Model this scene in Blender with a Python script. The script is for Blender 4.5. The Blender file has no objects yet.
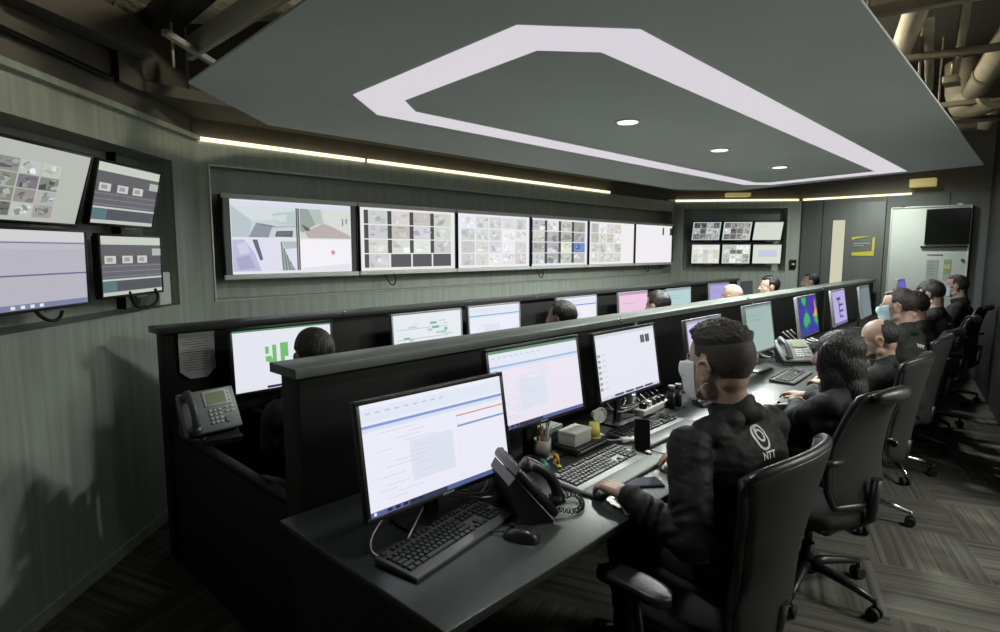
import bpy, bmesh, math, random
from mathutils import Vector, Matrix, Euler, noise
from mathutils.bvhtree import BVHTree
random.seed(7)
SC = bpy.context.scene
COL = SC.collection
PI = math.pi
R = math.radians
V = Vector

# ------------------------------------------------------------------ materials
MATS = {}
def lin(c):
    c /= 255.0
    return c/12.92 if c <= .04045 else ((c+.055)/1.055)**2.4
def srgb(r, g, b): return (lin(r), lin(g), lin(b), 1)

def mat(name, col, rough=.6, metal=0, spec=.5, bump=None, vary=None, emit=None, coat=0):
    """bump=(scale, strength, stretch xyz); vary=(scale, amount)"""
    if name in MATS: return MATS[name]
    m = bpy.data.materials.new(name); m.use_nodes = True
    nt = m.node_tree; b = nt.nodes['Principled BSDF']
    b.inputs['Base Color'].default_value = (*col[:3], 1)
    b.inputs['Roughness'].default_value = rough
    b.inputs['Metallic'].default_value = metal
    b.inputs['Specular IOR Level'].default_value = spec
    b.inputs['Coat Weight'].default_value = coat
    if emit:
        b.inputs['Emission Color'].default_value = (*emit[0][:3], 1)
        b.inputs['Emission Strength'].default_value = emit[1]
    tc = nt.nodes.new('ShaderNodeTexCoord')
    if bump:
        mp = nt.nodes.new('ShaderNodeMapping'); mp.inputs['Scale'].default_value = bump[2] if len(bump) > 2 else (1, 1, 1)
        n = nt.nodes.new('ShaderNodeTexNoise'); n.inputs['Scale'].default_value = bump[0]; n.inputs['Detail'].default_value = 4
        bp = nt.nodes.new('ShaderNodeBump'); bp.inputs['Strength'].default_value = bump[1]; bp.inputs['Distance'].default_value = .01
        nt.links.new(tc.outputs['Object'], mp.inputs[0]); nt.links.new(mp.outputs[0], n.inputs['Vector'])
        nt.links.new(n.outputs['Fac'], bp.inputs['Height']); nt.links.new(bp.outputs[0], b.inputs['Normal'])
    if vary:
        mp = nt.nodes.new('ShaderNodeMapping'); mp.inputs['Scale'].default_value = vary[2] if len(vary) > 2 else (1, 1, 1)
        n = nt.nodes.new('ShaderNodeTexNoise'); n.inputs['Scale'].default_value = vary[0]; n.inputs['Detail'].default_value = 6
        r = nt.nodes.new('ShaderNodeMapRange'); r.inputs['From Min'].default_value = .3; r.inputs['From Max'].default_value = .7
        r.inputs['To Min'].default_value = 1-vary[1]; r.inputs['To Max'].default_value = 1+vary[1]
        x = nt.nodes.new('ShaderNodeVectorMath'); x.operation = 'SCALE'; x.inputs[0].default_value = col[:3]
        nt.links.new(tc.outputs['Object'], mp.inputs[0]); nt.links.new(mp.outputs[0], n.inputs['Vector'])
        nt.links.new(n.outputs['Fac'], r.inputs['Value']); nt.links.new(r.outputs[0], x.inputs['Scale'])
        nt.links.new(x.outputs[0], b.inputs['Base Color'])
    MATS[name] = m
    return m

M_wall = mat('brushed_wall_panel', (.40, .455, .39), .42, .0, .5, (60, .12, (1, 1, .03)), (25, .16, (1, 1, .04)))
M_recess = mat('recess_panel', (.42, .45, .40), .35, .0, .5, (60, .1, (1, 1, .03)), (25, .12, (1, 1, .04)))
M_soffit = mat('soffit_paint', (.15, .14, .115), .75, vary=(3, .12))
M_door = mat('door_laminate', (.13, .145, .13), .5, vary=(8, .08, (1, 1, .1)))
M_dark = mat('dark_wall', (.02, .021, .021), .6)
M_panel = mat('ceiling_panel_paint', (.70, .75, .72), .62, vary=(2, .04))
M_slab = mat('concrete_soffit', (.035, .034, .03), .9, vary=(2, .3))
M_black = mat('black_laminate', (.005, .005, .005), .55, spec=.3)
M_desk = mat('desk_laminate', (.026, .032, .029), .30, spec=.5, bump=(300, .06), vary=(40, .1))
M_cap = mat('cap_laminate', (.13, .15, .135), .33, spec=.5, bump=(300, .05), vary=(30, .08))
M_alu = mat('brushed_aluminium', (.93, .95, .88), .4, 0)
M_trim = mat('bright_trim', (.62, .65, .58), .35, .3)
M_bez = mat('black_bezel', (.008, .008, .008), .3)
M_silver = mat('silver_bezel', (.30, .31, .31), .35, .4)
M_plastic = mat('black_plastic', (.013, .013, .014), .33)
M_key = mat('dark_key', (.022, .023, .023), .4)
M_keycase = mat('keyboard_case', (.06, .063, .06), .45)
M_keycase2 = mat('silver_keyboard_case', (.38, .40, .37), .45)
M_palm = mat('grey_palm_rest', (.20, .235, .21), .55)
M_phone = mat('grey_phone_plastic', (.23, .245, .24), .42)
M_white = mat('white_plastic', (.62, .63, .58), .45)
M_paper = mat('white_paper', (.42, .43, .41), .85)
M_ink = mat('grey_ink', (.10, .10, .11), .85)
M_chrome = mat('polished_metal', (.55, .56, .55), .18, 1)
M_fabric = mat('charcoal_chair_fabric', (.017, .018, .016), .85, bump=(500, .5), vary=(200, .25))
M_leather = mat('black_leatherette', (.014, .015, .0145), .33, bump=(180, .15))
M_jacket = mat('black_jacket_cloth', (.004, .0044, .0044), .65, spec=.25, bump=(18, .2), vary=(30, .15))
M_jacket2 = mat('charcoal_jacket_cloth', (.019, .0215, .0195), .72, spec=.25, bump=(18, .2), vary=(30, .15))
M_trouser = mat('black_trouser_cloth', (.010, .010, .011), .85)
M_shoe = mat('black_shoe_leather', (.012, .011, .011), .35)
M_skin = mat('skin', (.40, .27, .205), .5, bump=(250, .08), vary=(14, .08))
M_hair = mat('black_hair', (.010, .009, .008), .42, bump=(140, .9, (1, 1, .25)))
M_hairb = mat('brown_black_hair', (.026, .021, .017), .45, bump=(140, .9, (1, 1, .25)))
M_mask = mat('white_mask_cloth', (.72, .75, .74), .8, bump=(90, .2, (.1, .1, 1)))
M_bluemask = mat('pale_blue_mask_cloth', (.45, .62, .68), .8)
M_logo = mat('white_print', (.72, .74, .68), .7)
M_yellow = mat('yellow_plastic', (.62, .56, .12), .45)
M_ysign = mat('yellow_print', (.62, .60, .06), .6)
M_teal = mat('teal_plastic', (.07, .42, .36), .4)
M_orange = mat('orange_tape', (.75, .42, .06), .45)
M_green = mat('green_print', (.25, .42, .18), .7)
M_red = mat('red_plastic', (.30, .05, .06), .4)
M_box = mat('pale_carton', (.42, .42, .37), .8)
M_lcd = mat('green_lcd', (.30, .36, .22), .3)
M_cable = mat('black_cable', (.012, .012, .012), .45)
M_wcable = mat('white_cable', (.50, .48, .46), .45)
M_duct = mat('insulated_duct', (.5, .45, .36), .9, bump=(22, 1.0), vary=(5, .35))
M_pipe = mat('cream_pipe', (.46, .43, .34), .6, vary=(6, .15))
M_steel = mat('galvanised_steel', (.30, .27, .21), .5, .3, vary=(7, .2))
M_board = mat('whiteboard_enamel', (.62, .68, .62), .3, vary=(2, .05))
M_glasspane = mat('dark_glass', (.006, .007, .006), .12)
M_rubber = mat('rubber', (.008, .008, .008), .7)
M_eye = mat('eye_white', (.6, .58, .55), .2)
M_iris = mat('iris_brown', (.02, .012, .008), .15)

def emitter(name, col, strength):
    return mat(name, (.02, .02, .02), .5, emit=(col, strength))
M_hexlight = emitter('light_diffuser', srgb(212, 207, 214), .76)
M_cove = emitter('cove_tube', srgb(255, 240, 196), 1.3)
M_spot = emitter('downlight_lens', srgb(255, 255, 245), 1.2)
M_doorlight = emitter('lit_door_glass', srgb(205, 203, 178), .74)

# screens: the picture on a screen is a mesh of small rectangles with their own colours
def screen_mat():
    m = bpy.data.materials.new('lit_screen'); m.use_nodes = True
    nt = m.node_tree; b = nt.nodes['Principled BSDF']
    b.inputs['Base Color'].default_value = (.01, .01, .01, 1); b.inputs['Roughness'].default_value = .45
    a = nt.nodes.new('ShaderNodeAttribute'); a.attribute_name = 'Col'
    nt.links.new(a.outputs['Color'], b.inputs['Emission Color']); b.inputs['Emission Strength'].default_value = .76
    return m
M_screen = screen_mat()

def fade_mat(name, dark, skin):
    """clipped hair: skin shows through more and more towards its lower edge"""
    m = bpy.data.materials.new(name); m.use_nodes = True
    nt = m.node_tree; b = nt.nodes['Principled BSDF']; b.inputs['Roughness'].default_value = .6
    a = nt.nodes.new('ShaderNodeAttribute'); a.attribute_name = 'Col'
    tc = nt.nodes.new('ShaderNodeTexCoord'); n = nt.nodes.new('ShaderNodeTexNoise'); n.inputs['Scale'].default_value = 420
    nt.links.new(tc.outputs['Object'], n.inputs['Vector'])
    ad = nt.nodes.new('ShaderNodeMath'); ad.operation = 'ADD'
    sb = nt.nodes.new('ShaderNodeMath'); sb.operation = 'MULTIPLY_ADD'; sb.inputs[1].default_value = 1.6; sb.inputs[2].default_value = -.8
    nt.links.new(n.outputs['Fac'], sb.inputs[0]); nt.links.new(sb.outputs[0], ad.inputs[0]); nt.links.new(a.outputs['Fac'], ad.inputs[1]); ad.use_clamp = True
    mx = nt.nodes.new('ShaderNodeMix'); mx.data_type = 'RGBA'
    mx.inputs['A'].default_value = (*skin, 1); mx.inputs['B'].default_value = (*dark, 1)
    nt.links.new(ad.outputs[0], mx.inputs['Factor']); nt.links.new(mx.outputs['Result'], b.inputs['Base Color'])
    bp = nt.nodes.new('ShaderNodeBump'); bp.inputs['Strength'].default_value = .5; bp.inputs['Distance'].default_value = .004
    nt.links.new(n.outputs['Fac'], bp.inputs['Height']); nt.links.new(bp.outputs[0], b.inputs['Normal'])
    return m
M_fade = fade_mat('clipped_hair', (.010, .009, .008), (.17, .115, .085))

def carpet_mat():
    m = bpy.data.materials.new('striped_carpet_tiles'); m.use_nodes = True
    nt = m.node_tree; L = nt.links; N = nt.nodes; b = N['Principled BSDF']; b.inputs['Roughness'].default_value = .95
    b.inputs['Specular IOR Level'].default_value = .15
    tc = N.new('ShaderNodeTexCoord'); mp = N.new('ShaderNodeMapping')
    mp.inputs['Rotation'].default_value = (0, 0, R(-19)); mp.inputs['Scale'].default_value = (2, 2, 2)
    mp.inputs['Location'].default_value = (.32, .1, 0)
    L.new(tc.outputs['Object'], mp.inputs[0])
    ch = N.new('ShaderNodeTexChecker'); ch.inputs['Scale'].default_value = 1
    ch.inputs['Color1'].default_value = (0, 0, 0, 1); ch.inputs['Color2'].default_value = (1, 1, 1, 1)
    L.new(mp.outputs[0], ch.inputs['Vector'])
    def stripes(scale):
        ms = N.new('ShaderNodeMapping'); ms.inputs['Scale'].default_value = scale; L.new(mp.outputs[0], ms.inputs[0])
        n = N.new('ShaderNodeTexNoise'); n.inputs['Scale'].default_value = 1; n.inputs['Detail'].default_value = 5; n.inputs['Roughness'].default_value = .75
        L.new(ms.outputs[0], n.inputs['Vector']); return n
    a = stripes((13, .12, 1)); c = stripes((.12, 13, 1))
    mx = N.new('ShaderNodeMix'); mx.data_type = 'FLOAT'
    L.new(ch.outputs['Fac'], mx.inputs['Factor']); L.new(a.outputs['Fac'], mx.inputs['A']); L.new(c.outputs['Fac'], mx.inputs['B'])
    cr = N.new('ShaderNodeValToRGB')
    cr.color_ramp.elements[0].position = .38; cr.color_ramp.elements[0].color = (.045, .045, .038, 1)
    cr.color_ramp.elements[1].position = .60; cr.color_ramp.elements[1].color = (.125, .122, .102, 1)
    L.new(mx.outputs['Result'], cr.inputs['Fac'])
    pile = N.new('ShaderNodeTexNoise'); pile.inputs['Scale'].default_value = 260; L.new(tc.outputs['Object'], pile.inputs['Vector'])
    mu = N.new('ShaderNodeMix'); mu.data_type = 'RGBA'; mu.blend_type = 'OVERLAY'; mu.inputs['Factor'].default_value = .35
    L.new(cr.outputs['Color'], mu.inputs['A']); L.new(pile.outputs['Color'], mu.inputs['B']); L.new(mu.outputs['Result'], b.inputs['Base Color'])
    bp = N.new('ShaderNodeBump'); bp.inputs['Strength'].default_value = .6; bp.inputs['Distance'].default_value = .004
    L.new(mx.outputs['Result'], bp.inputs['Height']); L.new(bp.outputs[0], b.inputs['Normal'])
    return m
M_carpet = carpet_mat()

# ------------------------------------------------------------------ mesh helpers
def link(name, me, parent=None, mats=None):
    o = bpy.data.objects.new(name, me); COL.objects.link(o)
    if parent is not None: o.parent = parent
    if mats and me is not None:
        for m in mats:
            me.materials.append(m)
    return o

def tag(o, label=None, cat=None, group=None, kind=None):
    if label: o['label'] = label
    if cat: o['category'] = cat
    if group: o['group'] = group
    if kind: o['kind'] = kind
    return o

def empty(name, loc=(0, 0, 0), rz=0, label=None, cat=None, group=None):
    o = bpy.data.objects.new(name, None); COL.objects.link(o); o.empty_display_size = .1
    o.location = loc; o.rotation_euler = (0, 0, rz)
    return tag(o, label, cat, group)

class MB:
    """collects shapes into ONE mesh"""
    def __init__(s): s.bm = bmesh.new(); s.mi = 0
    def _fin(s, verts, M=None, smooth=False):
        if M is not None: bmesh.ops.transform(s.bm, matrix=M, verts=verts)
        fs = set(f for v in verts for f in v.link_faces)
        for f in fs:
            f.material_index = s.mi; f.smooth = smooth
    def box(s, c, d, rot=(0, 0, 0), bev=0, seg=2, M=None):
        r = bmesh.ops.create_cube(s.bm, size=1)
        vs = r['verts']; bmesh.ops.scale(s.bm, vec=d, verts=vs)
        if bev:
            es = list(set(e for v in vs for e in v.link_edges))
            q = bmesh.ops.bevel(s.bm, geom=es, offset=min(bev, min(d)*.49), segments=seg, profile=.5, affect='EDGES')
            vs = list(set(v for f in q['faces'] for v in f.verts) | set(v for v in vs if v.is_valid))
        T = Matrix.Translation(c) @ Euler(rot).to_matrix().to_4x4()
        if M is not None: T = M @ T
        s._fin(vs, T, bool(bev)); return s
    def cone(s, p1, p2, r1, r2=None, seg=14, smooth=True):
        if r2 is None: r2 = r1
        p1, p2 = V(p1), V(p2); d = p2-p1
        r = bmesh.ops.create_cone(s.bm, cap_ends=True, segments=seg, radius1=r1, radius2=r2, depth=d.length)
        q = d.to_track_quat('Z', 'Y')
        s._fin(r['verts'], Matrix.Translation((p1+p2)/2) @ q.to_matrix().to_4x4(), False)
        for v in r['verts']:
            for f in v.link_faces:
                if len(f.verts) == 4: f.smooth = smooth
        return s
    def ell(s, c, r, rot=None, sub=3):
        q = bmesh.ops.create_icosphere(s.bm, subdivisions=sub, radius=1)
        T = Matrix.Translation(c) @ (rot.to_4x4() if rot is not None else Matrix()) @ Matrix.Diagonal((*r, 1))
        s._fin(q['verts'], T, True); return s
    def caps(s, p1, r1, p2, r2, seg=16, sub=2):
        s.ell(p1, (r1,)*3, sub=sub); s.ell(p2, (r2,)*3, sub=sub)
        if (V(p1)-V(p2)).length > 1e-5: s.cone(p1, p2, r1, r2, seg)
        return s
    def tube(s, pts, r, seg=8, closed=False):
        pts = [V(p) for p in pts]; n = len(pts); rings = []
        up = V((0, 0, 1))
        for i, p in enumerate(pts):
            a = pts[i-1] if (i or closed) else p; b = pts[(i+1) % n] if (i < n-1 or closed) else p
            t = (b-a).normalized()
            x = up.cross(t)
            if x.length < .05: x = V((1, 0, 0)).cross(t)
            x.normalize(); y = t.cross(x)
            rr = r[i] if isinstance(r, (list, tuple)) else r
            rings.append([s.bm.verts.new(p+x*math.cos(2*PI*k/seg)*rr+y*math.sin(2*PI*k/seg)*rr) for k in range(seg)])
        m = n if closed else n-1
        for i in range(m):
            A, B = rings[i], rings[(i+1) % n]
            for k in range(seg):
                f = s.bm.faces.new((A[k], A[(k+1) % seg], B[(k+1) % seg], B[k])); f.smooth = True; f.material_index = s.mi
        if not closed:
            for rg in (rings[0][::-1], rings[-1]):
                f = s.bm.faces.new(rg); f.material_index = s.mi
        return s
    def prism(s, poly, z0, z1, M=None):
        lo = [s.bm.verts.new((x, y, z0)) for x, y in poly]; hi = [s.bm.verts.new((x, y, z1)) for x, y in poly]
        n = len(poly)
        fs = [s.bm.faces.new(lo[::-1]), s.bm.faces.new(hi)]
        for i in range(n): fs.append(s.bm.faces.new((lo[i], lo[(i+1) % n], hi[(i+1) % n], hi[i])))
        for f in fs: f.material_index = s.mi
        if M is not None: bmesh.ops.transform(s.bm, matrix=M, verts=lo+hi)
        return s
    def quad(s, a, b, c, d):
        f = s.bm.faces.new([s.bm.verts.new(p) for p in (a, b, c, d)]); f.material_index = s.mi; return s
    def grid(s, fn, nu, nv, thick=None, smooth=True):
        """fn(u,v) -> point; thick: fn giving the offset vector, for a closed shell"""
        G = [[s.bm.verts.new(fn(i/nu, j/nv)) for j in range(nv+1)] for i in range(nu+1)]
        sh = [G]
        if thick:
            G2 = [[s.bm.verts.new(V(fn(i/nu, j/nv))+V(thick(i/nu, j/nv))) for j in range(nv+1)] for i in range(nu+1)]
            sh.append(G2)
        for q, g in enumerate(sh):
            for i in range(nu):
                for j in range(nv):
                    vs = (g[i][j], g[i+1][j], g[i+1][j+1], g[i][j+1])
                    f = s.bm.faces.new(vs if q == 0 else vs[::-1]); f.smooth = smooth
                    f.material_index = s.mi if q == 0 else s.mi2
        if thick:
            ring = [(i, 0) for i in range(nu)]+[(nu, j) for j in range(nv)]+[(i, nv) for i in range(nu, 0, -1)]+[(0, j) for j in range(nv, 0, -1)]
            for k in range(len(ring)):
                a, b = ring[k], ring[(k+1) % len(ring)]
                f = s.bm.faces.new((G[b[0]][b[1]], G[a[0]][a[1]], G2[a[0]][a[1]], G2[b[0]][b[1]])); f.smooth = smooth; f.material_index = s.mi
        return s
    mi2 = 0
    def mesh(s, name='m'):
        bmesh.ops.recalc_face_normals(s.bm, faces=s.bm.faces) if not getattr(s, 'keep', False) else None
        me = bpy.data.meshes.new(name); s.bm.to_mesh(me); s.bm.free(); return me
    def build(s, name, mats, parent=None):
        if not isinstance(mats, (list, tuple)): mats = [mats]
        return link(name, s.mesh(name), parent, mats)

def remesh(mb, name, voxel, smooth=4, fac=.5):
    """fuse everything in mb into one continuous skin"""
    me = mb.mesh(name)
    o = bpy.data.objects.new(name, me); COL.objects.link(o)
    m = o.modifiers.new('r', 'REMESH'); m.mode = 'VOXEL'; m.voxel_size = voxel
    if smooth:
        q = o.modifiers.new('s', 'SMOOTH'); q.factor = fac; q.iterations = smooth
    dg = bpy.context.evaluated_depsgraph_get(); dg.update()
    out = bpy.data.meshes.new_from_object(o.evaluated_get(dg))
    out.materials.clear()
    out.polygons.foreach_set('use_smooth', [True]*len(out.polygons))
    bpy.data.objects.remove(o); bpy.data.meshes.remove(me)
    out.name = name
    return out

def displace(me, fn):
    me.update()
    nn = [v.normal.copy() for v in me.vertices]
    for v, n in zip(me.vertices, nn): v.co += n*fn(v.co, n)
    me.update()

def copy_tree(o, parent=None):
    c = o.copy(); COL.objects.link(c)
    if parent is not None: c.parent = parent
    for ch in o.children: copy_tree(ch, c)
    return c

def text_mesh(body, size, bold=.0, extrude=0):
    cu = bpy.data.curves.new('lettering', 'FONT'); cu.body = body; cu.size = size; cu.align_x = 'CENTER'; cu.align_y = 'CENTER'
    cu.offset = bold; cu.extrude = extrude
    o = bpy.data.objects.new('lettering', cu); COL.objects.link(o)
    dg = bpy.context.evaluated_depsgraph_get(); dg.update()
    me = bpy.data.meshes.new_from_object(o.evaluated_get(dg)); bpy.data.objects.remove(o)
    return me

# ------------------------------------------------------------------ screens
def screen_mesh(w, h, rects, base):
    """screen in the XZ plane facing -Y, centred; rects (x0,y0,x1,y1,(r,g,b),layer) with y from the top, 0..1"""
    bm = bmesh.new(); lay = bm.loops.layers.float_color.new('Col')
    def q(x0, y0, x1, y1, c, k):
        y = -.0003*k
        X0, X1, Z0, Z1 = (x0-.5)*w, (x1-.5)*w, (.5-y1)*h, (.5-y0)*h
        f = bm.faces.new([bm.verts.new(p) for p in ((X0, y, Z0), (X1, y, Z0), (X1, y, Z1), (X0, y, Z1))])
        for l in f.loops: l[lay] = (*c, 1)
    q(0, 0, 1, 1, srgb(*base)[:3], 0)
    for r in rects:
        if r[0] == 'p':
            y = -.0003*r[3]; pts = [((a-.5)*w, y, (.5-b)*h) for a, b in r[1]]
            ar = sum(pts[i][0]*pts[(i+1) % len(pts)][2]-pts[(i+1) % len(pts)][0]*pts[i][2] for i in range(len(pts)))
            if ar < 0: pts = pts[::-1]
            f = bm.faces.new([bm.verts.new(p) for p in pts])
            for l in f.loops: l[lay] = (*srgb(*r[2])[:3], 1)
            continue
        q(r[0], r[1], r[2], r[3], srgb(*r[4])[:3], r[5] if len(r) > 5 else 1)
    me = bpy.data.meshes.new('screen'); bm.to_mesh(me); bm.free()
    me.materials.append(M_screen)
    return me

def thumb(rs, x0, y0, x1, y1, tone, rnd, lay=1, n=7, amp=35):
    """one camera picture: pale room with darker things in it"""
    j = lambda a: max(8, min(250, a+rnd.randint(-amp, amp)))
    t0 = j(tone); t = (t0, max(0, min(250, t0+rnd.randint(-6, 8))), max(0, min(250, t0+rnd.randint(-14, 8))))
    rs.append((x0, y0, x1, y1, t, lay))
    w, h = x1-x0, y1-y0
    for k in range(n):
        a = x0+w*rnd.uniform(.02, .7); b = y0+h*rnd.uniform(.05, .7)
        c = min(x1, a+w*rnd.uniform(.08, .4)); d = min(y1, b+h*rnd.uniform(.08, .45))
        g = t[0]+rnd.choice([-1, -1, 1])*rnd.randint(4, amp+8)
        g = max(10, min(250, g)); sk = rnd.uniform(-.3, .3)*(c-a); sl = rnd.uniform(-.35, .35)*(d-b); cl = lambda u, v: (min(x1, max(x0, u)), min(y1, max(y0, v)))
        rs.append(('p', [cl(a+sk, b+sl), cl(c+sk, b-sl), cl(c-sk, d-sl*.5), cl(a-sk, d+sl*.5)], (g, max(0, min(250, g+rnd.randint(-8, 8))), max(0, min(250, g+rnd.randint(-6, 10)))), lay+1+k))

def c_sheet(bar=(120, 150, 205), tint=(232, 233, 245), top=None, seed=1, pink=False, orange=False, taskbar=True):
    """office window: toolbars, columns, task bar"""
    rnd = random.Random(seed); rs = []
    if top: rs.append((0, 0, 1, .035, top))
    rs.append((0, .04, 1, .17, (222, 228, 240)))
    rs.append((0, .19, 1, .215, bar, 2))
    rs.append((0, .215, 1, .25, (214, 222, 238), 1))
    for k in range(9): rs.append((.03+k*.06, .08, .06+k*.06, .095, (188, 196, 214), 2))
    if orange:
        rs.append((.62, .30, 1, .312, (214, 128, 96), 3)); rs.append((.62, .40, 1, .42, (128, 152, 198), 3)); rs.append((.62, .26, .621, .95, (190, 196, 214), 3))
    if pink: rs.append((0, .26, .12, .93, (246, 214, 220), 2)); rs.append((.5, .3, .62, .42, (226, 224, 236), 2))
    rs.append((.28, .42, .58, .8, (218, 224, 236), 1))
    for k in range(16):
        y = .28+k*.04; x = rnd.uniform(.05, .35)
        rs.append((x, y, x+rnd.uniform(.08, .25), y+.006, (204, 208, 222), 2))
    if taskbar:
        rs.append((0, .955, 1, 1, (84, 98, 150), 2))
        for k in range(5): rs.append((.1+k*.05, .962, .13+k*.05, .99, (20, 22, 40), 3))
        rs.append((.02, .962, .035, .99, (230, 232, 240), 3)); rs.append((.24, .955, .5, 1, (44, 50, 80), 3))
    return rs, tint

def c_green(seed=1):
    rs = [(0, 0, 1, .03, (70, 130, 90)), (0, .95, 1, 1, (224, 226, 236))]
    for a in ((.30, .30, .335, .42), (.30, .46, .36, .55), (.37, .28, .41, .55), (.33, .5, .41, .58), (.45, .26, .53, .5), (.45, .5, .49, .62), (.36, .6, .4, .66)):
        rs.append((*a, (112, 186, 106), 2))
    rs.append((.3, .95, .62, .99, (40, 46, 90), 2))
    return rs, (226, 228, 238)

def c_map(seed=3):
    rnd = random.Random(seed); rs = []
    for k in range(26):
        x, y = rnd.uniform(.05, .75), rnd.uniform(.15, .8)
        rs.append((x, y, x+rnd.uniform(.03, .12), y+rnd.uniform(.01, .08), rnd.choice([(176, 206, 200), (200, 214, 216), (130, 180, 160), (160, 170, 190)]), 1+k % 3))
    for k in range(3): rs.append((.04, .3+k*.2, .78, .306+k*.2, (90, 110, 120), 4))
    return rs, (226, 232, 236)

def c_plain(c): return [(0, 0, 1, .05, tuple(int(a*.85) for a in c)), (.1, .2, .5, .22, tuple(int(a*.9) for a in c), 2), (.1, .3, .6, .32, tuple(int(a*.9) for a in c), 2), (.1, .5, .4, .52, tuple(int(a*.92) for a in c), 2)], c

def c_messages():
    rs = [(0, 0, 1, .05, (208, 212, 224)), (0, .95, 1, 1, (206, 210, 232), 2)]
    for x0, x1, c in ((.74, .81, (60, 56, 66)), (.83, .90, (48, 46, 60)), (.76, .79, (120, 110, 110)), (.855, .88, (110, 100, 110))): rs.append((x0, .12, x1, .25, c, 2 if c[0] < 100 else 3))
    for k in range(7): rs.append((.015, .3+k*.085, .055, .34+k*.085, (150, 152, 160), 2)); rs.append((.08, .31+k*.085, .14, .325+k*.085, (200, 202, 214), 2))
    for k in range(4): rs.append((.22+k*.17, .955, .36+k*.17, .985, (60, 64, 80), 3))
    return rs, (228, 230, 240)

def c_colour():
    rnd = random.Random(5); rs = []
    for i in range(18):
        for j in range(14):
            x, y = i/18, j/14
            n = noise.noise(V((x*3.1, y*2.7, 1.3))); m = noise.noise(V((x*3.3, y*3.3, 7.7)))
            c = (40+int(60*max(0, m)*3), 70+int(110*max(0, n*2.4)), 150+int(70*m))
            if n > .18: c = (70, 170, 110)
            if m > .30: c = (210, 170, 90)
            if n < -.25: c = (70, 50, 160)
            rs.append((x, y, x+1/18, y+1/14, tuple(max(0, min(255, a)) for a in c)))
    rs.append((0, .93, 1, 1, (60, 60, 150), 2))
    return rs, (50, 80, 180)

def c_diagram():
    rs = [(0, .93, 1, 1, (120, 110, 170))]
    for a in ((.3, .2, .62, .28), (.42, .28, .48, .8), (.48, .4, .75, .46), (.48, .58, .75, .64), (.48, .76, .7, .81)): rs.append((*a, (74, 66, 130), 2))
    return rs, (182, 172, 222)

def c_four(seed=2):
    rnd = random.Random(seed); rs = []
    rs.append((0, 0, .045, 1, (48, 54, 52), 5)); rs.append((.955, 0, 1, 1, (48, 54, 52), 5)); rs.append((.505, .08, .53, .96, (70, 70, 76), 5)); rs.append((.515, .08, .519, .96, (200, 200, 205), 6))
    rs.append((.05, .02, .95, .08, (216, 218, 232), 2))
    P = lambda pts, c, l=2: rs.append(('p', pts, c, l))
    # first view: corner of a white room with a low bench
    rs.append((.05, .08, .505, .5, (196, 208, 210), 1))
    P([(.05, .08), (.19, .28), (.16, .5), (.05, .5)], (182, 196, 202)); P([(.05, .08), (.19, .28), (.505, .22), (.505, .08)], (210, 218, 220)); P([(.16, .5), (.215, .31), (.33, .345), (.30, .5)], (142, 148, 156), 3)
    P([(.215, .31), (.225, .305), (.35, .34), (.345, .36)], (110, 116, 124), 4); P([(.36, .41), (.48, .40), (.475, .485), (.345, .485)], (84, 84, 92), 4); P([(.37, .425), (.465, .418), (.46, .465), (.36, .468)], (112, 112, 120), 5)
    P([(.33, .17), (.50, .12), (.50, .32), (.36, .30)], (184, 200, 196), 3); P([(.34, .20), (.44, .17), (.43, .28), (.36, .27)], (204, 216, 212), 4); P([(.33, .345), (.505, .33), (.505, .345), (.33, .365)], (176, 170, 172), 5)
    # second view: long corridor floor
    rs.append((.535, .08, .95, .5, (206, 211, 208), 1))
    P([(.535, .08), (.60, .08), (.66, .30), (.56, .42), (.535, .40)], (150, 164, 156)); P([(.60, .08), (.70, .08), (.72, .28), (.66, .30)], (178, 190, 184), 3); P([(.57, .42), (.72, .28), (.80, .33), (.95, .46), (.95, .5), (.60, .5)], (184, 172, 170), 3)
    P([(.545, .30), (.60, .35), (.62, .385), (.58, .40)], (92, 96, 94), 5); P([(.72, .08), (.95, .08), (.95, .44), (.80, .33), (.74, .26)], (214, 217, 212), 2); P([(.88, .2), (.89, .2), (.89, .31), (.88, .31)], (120, 122, 132), 4); P([(.91, .2), (.925, .2), (.92, .28), (.91, .28)], (130, 132, 142), 4)
    # third view: lilac stairwell
    rs.append((.05, .52, .505, .96, (220, 219, 236), 1))
    P([(.05, .54), (.13, .53), (.20, .72), (.24, .96), (.05, .96)], (188, 184, 214)); P([(.185, .53), (.22, .53), (.255, .80), (.235, .82)], (96, 100, 116), 3); P([(.08, .60), (.14, .56), (.17, .70), (.10, .74)], (206, 204, 226), 3); P([(.07, .78), (.16, .74), (.20, .92), (.09, .94)], (168, 164, 198), 3)
    P([(.39, .55), (.505, .55), (.505, .64), (.42, .66)], (176, 186, 186), 2)
    for k in range(8): P([(.385+k*.010, .56+k*.045), (.395+k*.010, .56+k*.045), (.41+k*.012, .96), (.395+k*.012, .96)], (112, 124, 122) if k % 2 == 0 else (160, 170, 170), 3+k)
    # fourth view: overexposed room
    rs.append((.535, .52, .95, .96, (240, 238, 244), 1)); P([(.78, .69), (.795, .67), (.815, .70), (.805, .74), (.785, .74)], (200, 140, 160), 2); P([(.55, .93), (.94, .88), (.95, .96), (.54, .96)], (226, 224, 232), 2)
    return rs, (224, 226, 236)

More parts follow.
